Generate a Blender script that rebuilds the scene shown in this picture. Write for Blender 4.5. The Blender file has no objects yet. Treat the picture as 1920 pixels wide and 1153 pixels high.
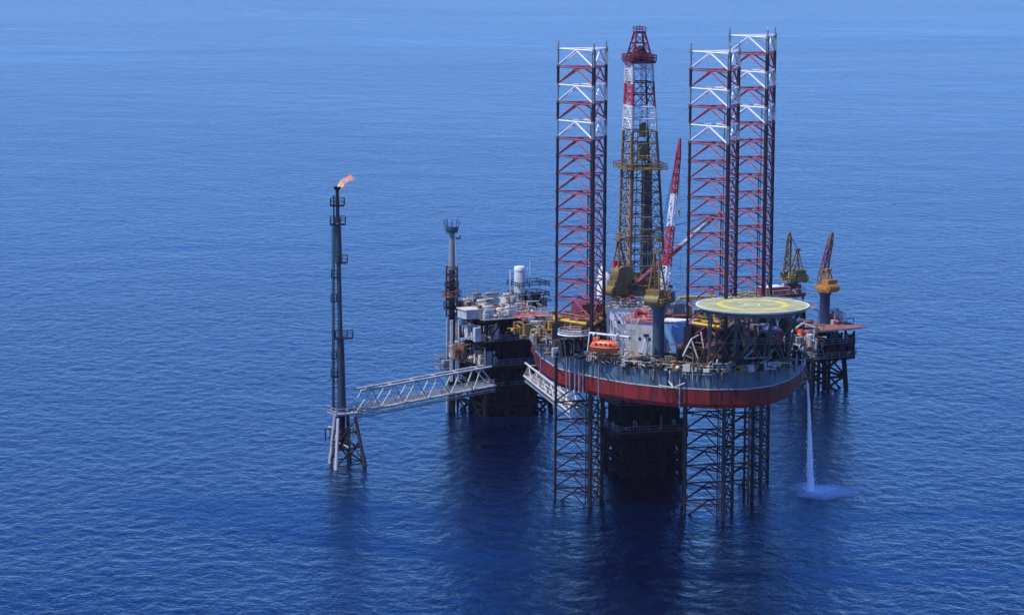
import bpy, math, random
from mathutils import Vector, Matrix
R = math.radians
rnd = random.Random(7)
# ------------------------------------------------------------------ camera, sky, sun, exposure
CAM_H, PITCH, ROLL, FPX = 127.0, 8.3, 0.30, 5760.0
scn = bpy.context.scene
cd = bpy.data.cameras.new('camera'); cd.sensor_width = 36; cd.lens = 36*FPX/1920; cd.clip_start = 1; cd.clip_end = 90000
cam = bpy.data.objects.new('camera', cd); scn.collection.objects.link(cam)
CAM_M = Matrix.Rotation(R(90-PITCH), 4, 'X') @ Matrix.Rotation(R(ROLL), 4, 'Z')
cam.matrix_world = Matrix.Translation((0, 0, CAM_H)) @ CAM_M
scn.camera = cam
SUN_AZ, SUN_EL = math.atan2(-0.37, -0.93), R(59)      # direction towards the sun
world = bpy.data.worlds.new('World'); scn.world = world; world.use_nodes = True
wn = world.node_tree; wn.nodes.clear()
sky = wn.nodes.new('ShaderNodeTexSky'); sky.sky_type = 'NISHITA'; sky.sun_disc = False
sky.sun_elevation = SUN_EL; sky.sun_rotation = R(90)-SUN_AZ; sky.altitude = 0; sky.air_density = 1.0; sky.dust_density = 0.1; sky.ozone_density = 6.0
bg = wn.nodes.new('ShaderNodeBackground'); bg.inputs['Strength'].default_value = 0.15
wo = wn.nodes.new('ShaderNodeOutputWorld')
tint = wn.nodes.new('ShaderNodeMix'); tint.data_type = 'RGBA'; tint.blend_type = 'MULTIPLY'; tint.inputs['Factor'].default_value = 1
tint.inputs['B'].default_value = (.42, .74, 1.50, 1)      # the clear deep blue air of the photograph
wn.links.new(sky.outputs[0], tint.inputs['A']); wn.links.new(tint.outputs['Result'], bg.inputs[0]); wn.links.new(bg.outputs[0], wo.inputs[0])
sd = bpy.data.lights.new('sun', 'SUN'); sd.energy = 5.0; sd.angle = R(0.5); sd.color = (1, .95, .87)
so = bpy.data.objects.new('sun', sd); scn.collection.objects.link(so)
sv = Vector((math.cos(SUN_AZ)*math.cos(SUN_EL), math.sin(SUN_AZ)*math.cos(SUN_EL), math.sin(SUN_EL)))
so.rotation_euler = sv.to_track_quat('Z', 'Y').to_euler()
scn.view_settings.view_transform = 'Standard'; scn.view_settings.look = 'None'
scn.view_settings.exposure = -0.12; scn.view_settings.gamma = 1
scn.render.engine = 'CYCLES'

# ------------------------------------------------------------------ helpers: photograph pixel -> point
def ray(px, py):
    v = CAM_M.to_3x3() @ Vector(((px-960)/FPX, (576.5-py)/FPX, -1))
    return v
def P(px, py, Y):
    v = ray(px, py); return Vector((0, 0, CAM_H)) + v*(Y/v.y)
def G(px, py, z=0.0):
    v = ray(px, py); return Vector((0, 0, CAM_H)) + v*((z-CAM_H)/v.z)

# ------------------------------------------------------------------ materials
MATS = {}
def mat(name, rgb, rough=.55, var=.18, rust=0.0, metal=0.0, scale=.6, rustcol=(.13, .05, .025), bump=0.0):
    if name in MATS: return MATS[name]
    m = bpy.data.materials.new(name); m.use_nodes = True; nt = m.node_tree; N = nt.nodes; L = nt.links
    b = N['Principled BSDF']; b.inputs['Roughness'].default_value = rough; b.inputs['Metallic'].default_value = metal
    tc = N.new('ShaderNodeTexCoord')
    n1 = N.new('ShaderNodeTexNoise'); n1.inputs['Scale'].default_value = scale; n1.inputs['Detail'].default_value = 6
    L.new(tc.outputs['Object'], n1.inputs['Vector'])
    r1 = N.new('ShaderNodeValToRGB')
    r1.color_ramp.elements[0].position = .3; r1.color_ramp.elements[1].position = .72
    r1.color_ramp.elements[0].color = (*[c*(1-var) for c in rgb], 1); r1.color_ramp.elements[1].color = (*[min(1, c*(1+var)) for c in rgb], 1)
    L.new(n1.outputs['Fac'], r1.inputs['Fac'])
    out = r1.outputs['Color']
    if rust > 0:
        mp = N.new('ShaderNodeMapping'); mp.inputs['Scale'].default_value = (2.2, 2.2, .3)
        L.new(tc.outputs['Object'], mp.inputs['Vector'])
        n2 = N.new('ShaderNodeTexNoise'); n2.inputs['Scale'].default_value = .8; n2.inputs['Detail'].default_value = 8; n2.inputs['Roughness'].default_value = .7
        L.new(mp.outputs[0], n2.inputs['Vector'])
        r2 = N.new('ShaderNodeValToRGB'); r2.color_ramp.elements[0].position = .68-rust*.3; r2.color_ramp.elements[1].position = .82-rust*.3
        L.new(n2.outputs['Fac'], r2.inputs['Fac'])
        mx = N.new('ShaderNodeMix'); mx.data_type = 'RGBA'
        L.new(r2.outputs['Color'], mx.inputs['Factor']); L.new(out, mx.inputs['A']); mx.inputs['B'].default_value = (*rustcol, 1)
        out = mx.outputs['Result']
    L.new(out, b.inputs['Base Color'])
    if bump:
        bp = N.new('ShaderNodeBump'); bp.inputs['Strength'].default_value = bump; bp.inputs['Distance'].default_value = .2
        L.new(n1.outputs['Fac'], bp.inputs['Height']); L.new(bp.outputs[0], b.inputs['Normal'])
    MATS[name] = m; return m

M_white = mat('white_paint', (.72, .73, .74), .5, .12, .30)
M_offw = mat('weathered_white_paint', (.48, .48, .46), .6, .2, .45)
M_grey = mat('grey_paint', (.22, .24, .27), .55, .2, .35)
M_dark = mat('dark_steel', (.015, .017, .024), .5, .3, .2, rustcol=(.04, .02, .015))
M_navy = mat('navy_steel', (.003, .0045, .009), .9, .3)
M_teal = mat('blue_grey_paint', (.035, .075, .11), .45, .25, .25)
M_red = mat('red_paint', (.42, .035, .05), .5, .2, .2)
M_dred = mat('dark_red_paint', (.16, .018, .03), .5, .25, .3, rustcol=(.05, .02, .02))
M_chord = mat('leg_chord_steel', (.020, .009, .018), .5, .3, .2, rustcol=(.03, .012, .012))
M_cgrey = mat('leg_chord_grey', (.22, .27, .27), .5, .2, .25)
M_brace = mat('leg_brace_red', (.30, .065, .085), .5, .35, .3, rustcol=(.08, .03, .03))
M_braced = mat('leg_brace_shaded', (.022, .012, .02), .5, .4, .2, rustcol=(.05, .02, .02))
M_bracew = mat('leg_brace_white', (.75, .76, .78), .5, .08, .1)
M_yel = mat('yellow_paint', (.55, .36, .05), .5, .2, .4)
M_olive = mat('olive_paint', (.21, .135, .038), .55, .3, .4)
M_brown = mat('rusty_brown', (.20, .085, .04), .7, .35, .4)
M_orange = mat('orange_paint', (.80, .13, .03), .4, .08, .05)
M_ocrane = mat('amber_paint', (.42, .18, .025), .45, .2, .3)
M_pink = mat('faded_red_deck', (.50, .14, .12), .7, .25, .35, scale=.35)
M_rdeck = mat('oxide_deck', (.27, .11, .07), .75, .4, .6, scale=.5, rustcol=(.09, .05, .04))
M_deck = mat('green_grey_deck', (.10, .12, .10), .75, .4, .5, scale=.4)
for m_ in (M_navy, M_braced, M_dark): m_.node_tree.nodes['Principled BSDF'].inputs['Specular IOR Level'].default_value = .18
M_glass = mat('dark_glass', (.02, .03, .04), .12, .1)
M_blue = mat('blue_paint', (.20, .40, .66), .45, .1, .12)
M_dblue = mat('dark_blue_paint', (.015, .03, .08), .5, .3, .35)
M_cream = mat('cream_paint', (.62, .56, .42), .6, .15, .35)
M_black = mat('black_tip', (.012, .012, .015), .6)

def hull_mat(name, rgb, streak):
    m = bpy.data.materials.new(name); m.use_nodes = True; N = m.node_tree.nodes; L = m.node_tree.links
    b = N['Principled BSDF']; b.inputs['Roughness'].default_value = .42
    tc = N.new('ShaderNodeTexCoord')
    def noise(sc, vec, det=6):
        mp = N.new('ShaderNodeMapping'); mp.inputs['Scale'].default_value = vec; L.new(tc.outputs['Object'], mp.inputs[0])
        n = N.new('ShaderNodeTexNoise'); n.inputs['Scale'].default_value = sc; n.inputs['Detail'].default_value = det; L.new(mp.outputs[0], n.inputs[0]); return n
    a = noise(.35, (1, 1, 1)); s = noise(1.0, (1.3, 1.3, .08), 8)
    r = N.new('ShaderNodeValToRGB'); r.color_ramp.elements[0].position = .3; r.color_ramp.elements[1].position = .7
    r.color_ramp.elements[0].color = (*[c*.7 for c in rgb], 1); r.color_ramp.elements[1].color = (*[c*1.25 for c in rgb], 1)
    L.new(a.outputs['Fac'], r.inputs[0])
    r2 = N.new('ShaderNodeValToRGB'); r2.color_ramp.elements[0].position = .45; r2.color_ramp.elements[1].position = .64
    r2.color_ramp.elements[1].color = (.75, .75, .75, 1)
    L.new(s.outputs['Fac'], r2.inputs[0])
    mx = N.new('ShaderNodeMix'); mx.data_type = 'RGBA'; L.new(r2.outputs[0], mx.inputs['Factor']); L.new(r.outputs[0], mx.inputs['A'])
    mx.inputs['B'].default_value = (*streak, 1); L.new(mx.outputs['Result'], b.inputs['Base Color'])
    bp = N.new('ShaderNodeBump'); bp.inputs['Strength'].default_value = .25; bp.inputs['Distance'].default_value = .15
    n3 = noise(.9, (1, 1, 1)); L.new(n3.outputs['Fac'], bp.inputs['Height']); L.new(bp.outputs[0], b.inputs['Normal'])
    return m
M_hblue = hull_mat('hull_blue_grey', (.085, .14, .18), (.03, .035, .045))
M_hred = hull_mat('hull_red', (.42, .035, .028), (.11, .018, .018))

# ------------------------------------------------------------------ mesh builder
class MB:
    def __init__(s): s.v = []; s.f = []; s.m = []; s.sm = []
    def add(s, vs, fs, m=0, smooth=False):
        o = len(s.v); s.v += [tuple(v) for v in vs]
        for f in fs: s.f.append([i+o for i in f]); s.m.append(m); s.sm.append(smooth)
    def box(s, c, size, rot=0, m=0):
        """c = centre of the base"""
        w, d, h = size; ca, sa = math.cos(rot), math.sin(rot); vs = []
        for z in (0, h):
            for x, y in ((-w/2, -d/2), (w/2, -d/2), (w/2, d/2), (-w/2, d/2)):
                vs.append((c[0]+x*ca-y*sa, c[1]+x*sa+y*ca, c[2]+z))
        s.add(vs, [(0, 3, 2, 1), (4, 5, 6, 7), (0, 1, 5, 4), (1, 2, 6, 5), (2, 3, 7, 6), (3, 0, 4, 7)], m)
        return s
    def beam(s, p, q, r, n=6, m=0, r2=None):
        p, q = Vector(p), Vector(q); d = q-p
        if d.length < 1e-4: return s
        d.normalize(); u = d.orthogonal().normalized(); w = d.cross(u); r2 = r if r2 is None else r2
        vs = []
        for c, rr in ((p, r), (q, r2)):
            for k in range(n):
                a = 2*math.pi*(k+.5)/n; vs.append(c+u*math.cos(a)*rr+w*math.sin(a)*rr)
        fs = [(k, (k+1) % n, n+(k+1) % n, n+k) for k in range(n)]
        s.add(vs, fs, m, n > 6); s.add(vs, [tuple(range(n-1, -1, -1)), tuple(range(n, 2*n))], m)
        return s
    def path(s, pts, r, n=6, m=0):
        for a, b in zip(pts, pts[1:]): s.beam(a, b, r, n, m)
        return s
    def lathe(s, c, prof, n=20, m=0, axis='z', rot=0):
        vs = []; ca, sa = math.cos(rot), math.sin(rot)
        for r, h in prof:
            for k in range(n):
                a = 2*math.pi*k/n; x, y, z = math.cos(a)*r, math.sin(a)*r, h
                if axis == 'x': x, y, z = h, x, y
                vs.append((c[0]+x*ca-y*sa, c[1]+x*sa+y*ca, c[2]+z))
        fs = []
        for i in range(len(prof)-1):
            for k in range(n): fs.append((i*n+k, i*n+(k+1) % n, (i+1)*n+(k+1) % n, (i+1)*n+k))
        s.add(vs, fs, m, True)
        s.add(vs[:n], [tuple(range(n-1, -1, -1))], m); s.add(vs[-n:], [tuple(range(n))], m)
        return s
    def prism(s, poly, z0, z1, m=0, top=None):
        n = len(poly); vs = [(x, y, z0) for x, y in poly]+[(x, y, z1) for x, y in poly]
        s.add(vs, [(k, (k+1) % n, n+(k+1) % n, n+k) for k in range(n)], m)
        s.add(vs, [tuple(range(n-1, -1, -1))], m); s.add(vs, [tuple(range(n, 2*n))], m if top is None else top)
        return s
    def strip(s, poly, z0, z1, m=0, smooth=False):
        n = len(poly); vs = [(x, y, z0) for x, y in poly]+[(x, y, z1) for x, y in poly]
        s.add(vs, [(k, (k+1) % n, n+(k+1) % n, n+k) for k in range(n)], m, smooth); return s
    def torus(s, c, R_, r, n=32, k=6, m=0):
        vs = []; fs = []
        for i in range(n):
            a = 2*math.pi*i/n
            for j in range(k):
                b = 2*math.pi*j/k; vs.append((c[0]+math.cos(a)*(R_+r*math.cos(b)), c[1]+math.sin(a)*(R_+r*math.cos(b)), c[2]+r*math.sin(b)))
        for i in range(n):
            for j in range(k): fs.append((i*k+j, ((i+1) % n)*k+j, ((i+1) % n)*k+(j+1) % k, i*k+(j+1) % k))
        s.add(vs, fs, m, True); return s
    def rail(s, pts, h=1.15, r=.045, m=0, closed=False, step=2.0):
        pts = [Vector(p) for p in pts]
        if closed: pts.append(pts[0])
        for a, b in zip(pts, pts[1:]):
            L = (b-a).length; n = max(1, int(L/step))
            for f in (h, h*.5): s.beam(a+Vector((0, 0, f)), b+Vector((0, 0, f)), r, 4, m)
            for k in range(n+1):
                p = a.lerp(b, k/n); s.beam(p, p+Vector((0, 0, h)), r, 4, m)
        return s
    def build(s, name, mats, parent=None):
        me = bpy.data.meshes.new(name); me.from_pydata(s.v, [], s.f)
        if not isinstance(mats, (list, tuple)): mats = [mats]
        for mm in mats: me.materials.append(mm)
        me.polygons.foreach_set('material_index', s.m); me.polygons.foreach_set('use_smooth', s.sm); me.update()
        o = bpy.data.objects.new(name, me); scn.collection.objects.link(o)
        if parent is not None:
            o.parent = parent
            if parent.get('_abs'): # parts given in world coordinates
                o.matrix_parent_inverse = Matrix.Identity(4)
                p = Vector(parent['_abs']); me.transform(Matrix.Translation(-p))
            if parent.parent is not None and parent.parent.get('_abs'):
                me.transform(Matrix.Translation(-Vector(parent.parent['_abs'])))
        return o
def tag(o, label=None, cat=None, group=None, kind=None):
    if label: o['label'] = label
    if cat: o['category'] = cat
    if group: o['group'] = group
    if kind: o['kind'] = kind
    return o
def thing(name, loc, label, cat, group=None, world_coords=True):
    o = bpy.data.objects.new(name, None); scn.collection.objects.link(o); o.location = loc
    o.empty_display_size = .5
    if world_coords: o['_abs'] = tuple(loc)
    return tag(o, label, cat, group)
def copy_tree(o, parent=None):
    c = o.copy(); scn.collection.objects.link(c)
    if parent is not None: c.parent = parent
    for ch in list(o.children): copy_tree(ch, c)
    return c
V = Vector

# ------------------------------------------------------------------ water
def water_material():
    m = bpy.data.materials.new('sea_water'); m.use_nodes = True; N = m.node_tree.nodes; L = m.node_tree.links
    b = N['Principled BSDF']; b.inputs['IOR'].default_value = 1.28; b.inputs['Specular Tint'].default_value = (.2, .5, 1, 1)
    tc = N.new('ShaderNodeTexCoord')
    def noise(sc, vec, det, ro=.55, dist=0):
        mp = N.new('ShaderNodeMapping'); mp.inputs['Scale'].default_value = vec; mp.inputs['Rotation'].default_value = (0, 0, R(12)); L.new(tc.outputs['Object'], mp.inputs[0])
        n = N.new('ShaderNodeTexNoise'); n.inputs['Scale'].default_value = sc; n.inputs['Detail'].default_value = det
        n.inputs['Roughness'].default_value = ro; n.inputs['Distortion'].default_value = dist; L.new(mp.outputs[0], n.inputs[0]); return n.outputs['Fac']
    def bump(h, strength, dist, prev=None):
        bp = N.new('ShaderNodeBump'); bp.inputs['Strength'].default_value = strength; bp.inputs['Distance'].default_value = dist
        L.new(h, bp.inputs['Height'])
        if prev is not None: L.new(prev, bp.inputs['Normal'])
        return bp.outputs[0]
    swell = noise(.035, (1, 1.0, 1), 3, .5, .4)
    chop = noise(.20, (1.5, 1.0, 1), 6, .62, .4)
    rip = noise(.8, (1.6, 1, 1), 3, .6, .3)
    pat = noise(.0045, (.45, 1, 1), 4, .55, .8)          # wind patches: rougher and calmer water
    slick = noise(.0016, (.5, 1.6, 1), 3, .5, 1.2)        # thin calm current lines
    def maprange(src, a, b_, c0, c1):
        q = N.new('ShaderNodeMapRange'); q.inputs[1].default_value = a; q.inputs[2].default_value = b_; q.inputs[3].default_value = c0; q.inputs[4].default_value = c1; L.new(src, q.inputs[0]); return q.outputs[0]
    def math_(op, a, b_):
        q = N.new('ShaderNodeMath'); q.operation = op
        for k, x in enumerate((a, b_)):
            if isinstance(x, float): q.inputs[k].default_value = x
            else: L.new(x, q.inputs[k])
        return q.outputs[0]
    line = maprange(math_('ABSOLUTE', math_('SUBTRACT', slick, .5), 0.0), .003, .012, .55, 1.0)
    st = math_('MULTIPLY', maprange(pat, .35, .65, .88, 1.12), line)
    n = bump(swell, 1, WATER['swell'])
    cb = N.new('ShaderNodeBump'); cb.inputs['Distance'].default_value = WATER['chop']; L.new(st, cb.inputs['Strength']); L.new(chop, cb.inputs['Height']); L.new(n, cb.inputs['Normal'])
    n = bump(rip, 1, WATER['ripple'], cb.outputs[0])
    mr = N.new('ShaderNodeMapRange'); mr.inputs['From Min'].default_value = .35; mr.inputs['From Max'].default_value = .68
    mr.inputs['To Min'].default_value = WATER['rough']; mr.inputs['To Max'].default_value = WATER['rough']+.03
    L.new(pat, mr.inputs[0]); L.new(mr.outputs[0], b.inputs['Roughness'])
    r = N.new('ShaderNodeValToRGB'); r.color_ramp.elements[0].position = .35; r.color_ramp.elements[1].position = .7
    c = WATER['color']
    r.color_ramp.elements[0].color = (c[0]*.8, c[1]*.85, c[2]*.9, 1); r.color_ramp.elements[1].color = (c[0]*1.2, c[1]*1.15, c[2]*1.1, 1)
    L.new(pat, r.inputs[0])
    fr = N.new('ShaderNodeFresnel'); fr.inputs['IOR'].default_value = 1.28; L.new(n, fr.inputs['Normal'])
    gc = N.new('ShaderNodeMix'); gc.data_type = 'RGBA'; gc.inputs['A'].default_value = (.18, .66, .97, 1); gc.inputs['B'].default_value = (1, 1, 1, 1); L.new(fr.outputs[0], gc.inputs['Factor'])
    gl = N.new('ShaderNodeBsdfGlossy'); L.new(gc.outputs['Result'], gl.inputs['Color']); L.new(mr.outputs[0], gl.inputs['Roughness']); L.new(n, gl.inputs['Normal'])
    df = N.new('ShaderNodeBsdfDiffuse'); L.new(r.outputs[0], df.inputs['Color'])
    mx = N.new('ShaderNodeMixShader'); L.new(fr.outputs[0], mx.inputs[0]); L.new(df.outputs[0], mx.inputs[1]); L.new(gl.outputs[0], mx.inputs[2])
    L.new(mx.outputs[0], N['Material Output'].inputs['Surface']); N.remove(b)
    return m
WATER = dict(swell=.5, chop=.50, ripple=.10, rough=.04, color=(.0, .003, .02))
mb = MB(); 
S = 45000
gl = [-S, -12000, -4000, -2000, -1000, -500, 0, 250, 500, 600, 700, 800, 1000, 1500, 2000, 4000, 12000, S]; gn = len(gl)
mb.add([(x, y, 0) for y in gl for x in gl], [(j*gn+i, j*gn+i+1, (j+1)*gn+i+1, (j+1)*gn+i) for j in range(gn-1) for i in range(gn-1)])
tag(mb.build('water', water_material()), kind='structure')

# ------------------------------------------------------------------ jack-up legs
RR = 5.65
def leg_proto():
    t = bpy.data.objects.new('leg', None); scn.collection.objects.link(t)
    ang = [math.atan2(14.6, -51), math.atan2(-51, 13), math.atan2(37, 38)]
    C = [V((math.cos(a)*RR, math.sin(a)*RR, 0)) for a in ang]
    bay = 3.52; top = 90.0; nb = 28
    zs = [top-bay*i for i in range(nb+1)]
    for c in C:
        b = MB(); radial = c.normalized(); side = V((-radial.y, radial.x, 0))
        for i in range(nb):
            light = i in (0, 2, 4)
            p, q = c+V((0, 0, zs[i+1])), c+V((0, 0, zs[i]))
            b.beam(p, q, .20 if light else .29, 8, 1 if light else 0)
            b.box((c.x, c.y, zs[i+1]), (.80, .12, bay-.01), math.atan2(side.y, side.x), 1 if light else 0)
            # gusset at the node
            b.beam(q-V((0, 0, .35)), q+V((0, 0, .3)), .38, 8, 1 if light else 0)
        b.beam(c+V((0, 0, top+.3)), c+V((0, 0, top+1.5)), .17, 8, 1)
        b.build('chord', [M_chord, M_cgrey], t)
    for i in range(nb):
        b = MB(); white = i in (0, 2, 4); z0, z1 = zs[i], zs[i+1]
        mids = []
        for k in range(3):
            p, q = C[k], C[(k+1) % 3]; mid = (p+q)/2; mids.append(mid)
            rr = .17 if i < 6 else .145
            b.beam(p+V((0, 0, z0)), q+V((0, 0, z0)), rr, 6)
            b.beam(mid+V((0, 0, z0-.1)), p+V((0, 0, z1+.25)), rr, 6)
            b.beam(mid+V((0, 0, z0-.1)), q+V((0, 0, z1+.25)), rr, 6)
        for k in range(3): b.beam(mids[k]+V((0, 0, z0)), mids[(k+1) % 3]+V((0, 0, z0)), .09, 5)
        if white and i == 0: b.beam(C[1]+V((0, 0, z0)), C[1]+V((0, 0, z0+2.1)), .06, 5)
        b.build('brace_bay', M_bracew if white else (M_brace if i < 18 else M_braced), t)  # bays below the hull: its shade is put into a darker brace colour
    # ladder and riser pipes inside
    b = MB(); b.beam((.6, -1.2, -8), (.6, -1.2, 62), .13, 6); b.beam((1.0, -1.0, -8), (1.0, -1.0, 78), .08, 6); b.build('riser_pipe', M_dark, t)
    return t
def leg_xy(px, py): g = G(px, py, 0); return g
LEG = []; LEGO = []
legL = leg_proto()
for k, (px, Y, topy, lab) in enumerate([
        (1095, 603, 92.7, 'red and white lattice leg left of the derrick'),
        (1343, 590, 97.8, 'red and white lattice leg nearest the viewer, behind the left edge of the helideck'),
        (1412, 620, 67.8, 'rearmost red and white lattice leg behind the middle of the helideck')]):
    o = legL if k == 0 else copy_tree(legL)
    top = P(px, topy, Y); o.location = (P(px, 560, Y).x, Y, top.z-90.0); o.rotation_euler.z = R(1.2*k)
    o['label'] = lab; LEG.append(V(o.location)); LEGO.append(o)
    print('LEG', k, tuple(o.location), P(px, 940, Y))

def clutter(mb_, c, w, d, z, n, rot, hmax=2.5, seed=0, nm=4, pipes=True):
    """dense machinery: skids, valves, pipe runs spread over a deck rectangle"""
    g = random.Random(seed); X, Yv = V((math.cos(rot), math.sin(rot), 0)), V((-math.sin(rot), math.cos(rot), 0))
    for i in range(n):
        p = V((c[0], c[1], z))+X*g.uniform(-w/2, w/2)+Yv*g.uniform(-d/2, d/2); t = g.random(); m = g.randrange(nm)
        if t < .35: mb_.box(p, (g.uniform(.4, 1.8), g.uniform(.4, 1.6), g.uniform(.3, hmax)), rot, m)
        elif t < .5: mb_.lathe(p, [(g.uniform(.2, .6), 0), (g.uniform(.2, .6), g.uniform(.5, hmax))], 8, m)
        elif t < .62: r_ = g.uniform(.25, .5); mb_.lathe((p.x, p.y, z+r_+.3), [(.05, -1.3), (r_, -1.1), (r_, 1.1), (.05, 1.3)], 8, m, 'x', rot+g.choice((0, R(90))))
        elif pipes:
            h = g.uniform(.3, hmax); q = p+V((0, 0, h)); L = g.uniform(1, 5); dr = g.choice((X, Yv)); e = q+dr*L*g.choice((-1, 1)); r_ = g.uniform(.06, .16)
            mb_.path([p, q, e, e-V((0, 0, h*g.random()))], r_, 5, m)

# ------------------------------------------------------------------ the jack-up hull and its deck
ROT = R(17)
ZB, ZR, ZD = 22.9, 26.7, 29.8
ax, ay = V((math.cos(ROT), math.sin(ROT), 0)), V((-math.sin(ROT), math.cos(ROT), 0))
rig = thing('jackup_rig', (32, 612, ZB), 'large drilling rig with blue and red hull raised on three lattice legs', 'drilling rig')
for o in LEGO: o.parent = rig; o.location = o.location-V(rig.location)
raw = [(1001, 676), (1004, 692), (1015, 705), (1046, 726), (1085, 736), (1130, 746), (1180, 755), (1250, 763), (1330, 767), (1400, 766), (1445, 760), (1480, 748), (1500, 733), (1510, 715)]
front = [(G(x, y, ZB).x, G(x, y, ZB).y) for x, y in raw]
back = [(60.5, 628), (60, 642), (55, 651), (44, 655), (18, 655), (8, 651), (4.2, 643)]
hull_poly = front+back
def smoothpoly(p, it=2):
    for _ in range(it):
        q = []
        for i in range(len(p)):
            a, b = V((*p[i], 0)), V((*p[(i+1) % len(p)], 0)); q += [tuple(a.lerp(b, .25))[:2], tuple(a.lerp(b, .75))[:2]]
        p = q
    return p
cx = sum(p[0] for p in hull_poly)/len(hull_poly); cy = sum(p[1] for p in hull_poly)/len(hull_poly)
def inset(poly, d):
    return [(x+(cx-x)/math.hypot(cx-x, cy-y)*d, y+(cy-y)/math.hypot(cx-x, cy-y)*d) for x, y in poly]
b = MB(); b.prism(inset(hull_poly, .02), ZB+.9, ZR); b.strip(inset(hull_poly, .02), ZB+.9, ZR)
lo = inset(hull_poly, .75); n = len(lo)
b.add([(x, y, ZB+.9) for x, y in inset(hull_poly, .02)]+[(x, y, ZB) for x, y in lo], [(k, (k+1) % n, n+(k+1) % n, n+k)[::-1] for k in range(n)]+[tuple(range(2*n-1, n-1, -1))])
hl = b.build('hull', M_hred, rig)
b = MB(); b.prism(inset(hull_poly, .02), ZR, ZD); b.build('upper_hull_band', M_hblue, hl)
b = MB(); b.prism(inset(hull_poly, -.06), ZR-.09, ZR+.09); b.build('waterline_stripe', M_offw, hl)
b = MB()
for i in range(0, n): # fender bars and vertical stiffeners, pipes down the side
    x, y = inset(hull_poly, -.10)[i]
    if y > 625: continue
    if rnd.random() < .5: b = MB(); b.beam((x, y, ZB+1.2+rnd.random()*4), (x, y, ZD-.2), rnd.uniform(.05, .13), 6); b.build('side_pipe', rnd.choice((M_grey, M_dark, M_teal)), hl)
for px in (1062, 1068, 1078, 1086, 1093, 1100, 1122, 1185, 1194, 1274):
    g = G(px, 738 if px < 1110 else 752 if px < 1200 else 764, ZB); b = MB(); b.beam((g.x, g.y-.35, ZB-.3+rnd.random()), (g.x, g.y-.35, ZD+.3), rnd.uniform(.1, .22), 6); b.build('side_pipe', M_grey, hl)
b = MB(); b.prism(inset(hull_poly, -.12), ZD, ZD+.28); b.build('main_deck', M_deck, rig)
b = MB(); b.rail([(x, y, ZD+.28) for x, y in inset(hull_poly, -.2)], closed=True, r=.06); b.build('railing', M_offw, rig)
# clutter hanging over the deck edge: brackets, hoses, crates, rolled nets
ep = inset(hull_poly, .5)
for i in range(len(ep)):
    (x0, y0), (x1, y1) = ep[i], ep[(i+1) % len(ep)]
    if (y0+y1)/2 > 640: continue
    L_ = math.hypot(x1-x0, y1-y0); a = math.atan2(y1-y0, x1-x0); b = MB()
    clutter(b, ((x0+x1)/2, (y0+y1)/2), L_, 1.6, ZD+.28, int(L_*4.5), a, 1.7, 300+i, 4)
    for k in range(int(L_*1.6)):
        t_ = rnd.random(); x, y = x0+(x1-x0)*t_, y0+(y1-y0)*t_; ox, oy = math.sin(a), -math.cos(a); q = (x+ox*.75, y+oy*.75, ZD+.3)
        b.beam(q, (q[0]+ox*.3, q[1]+oy*.3, ZD-rnd.uniform(.2, 1.8)), rnd.uniform(.04, .11), 5, rnd.randrange(4))
    b.build('edge_equipment', [[M_olive, M_offw, M_deck, M_dark], [M_cream, M_dark, M_brown, M_deck], [M_deck, M_olive, M_grey, M_dark]][i % 3], rig)
# walkway brackets and anchor racks on the front
b = MB()
def tube(pts, r, m=0): b.path(pts, r, 6, m)
for pxs in ([(1253, 700, 586), (1262, 727, 580)], [(1262, 727, 580), (1284, 718, 581)], [(1262, 727, 580), (1235, 722, 581)], [(1262, 727, 580), (1245, 700, 584)]):
    tube([P(*q) for q in pxs], .14)
b.build('anchor_rack', M_offw, rig)

def rbox(px0, px1, pyt, pyb, Y, d, rot=ROT, mb_=None, m=0):
    """box seen between px0..px1 and pyt..pyb with its centre at depth Y, turned by rot"""
    W = P(px1, 600, Y).x-P(px0, 600, Y).x; w = max(.3, (W-d*abs(math.sin(rot)))/math.cos(rot))
    c = P((px0+px1)/2, pyb, Y); z1 = P((px0+px1)/2, pyt, Y).z; c.z = c.z
    (mb_ or b).box(c, (w, d, z1-c.z), rot, m); return c, w, d, z1

def face_windows(parent, c, w, d, z0, z1, rows, cols, rot=ROT, sidecols=3, m=M_glass, s=(.75, .8)):
    X, Yv = V((math.cos(rot), math.sin(rot), 0)), V((-math.sin(rot), math.cos(rot), 0))
    for r_ in range(rows):
        z = z0+(z1-z0)*(r_+.5)/rows
        for k in range(cols):
            p = V((c[0], c[1], z-s[1]/2))+X*(w*((k+.5)/cols-.5))-Yv*(d/2+.03)
            q = MB(); q.box(p, (s[0], .08, s[1]), rot); q.build('window', m, parent)
        for k in range(sidecols):
            p = V((c[0], c[1], z-s[1]/2))+Yv*(d*((k+.5)/sidecols-.5))-X*(w/2+.03)
            q = MB(); q.box(p, (.08, s[0], s[1]), rot); q.build('window', m, parent)

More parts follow.
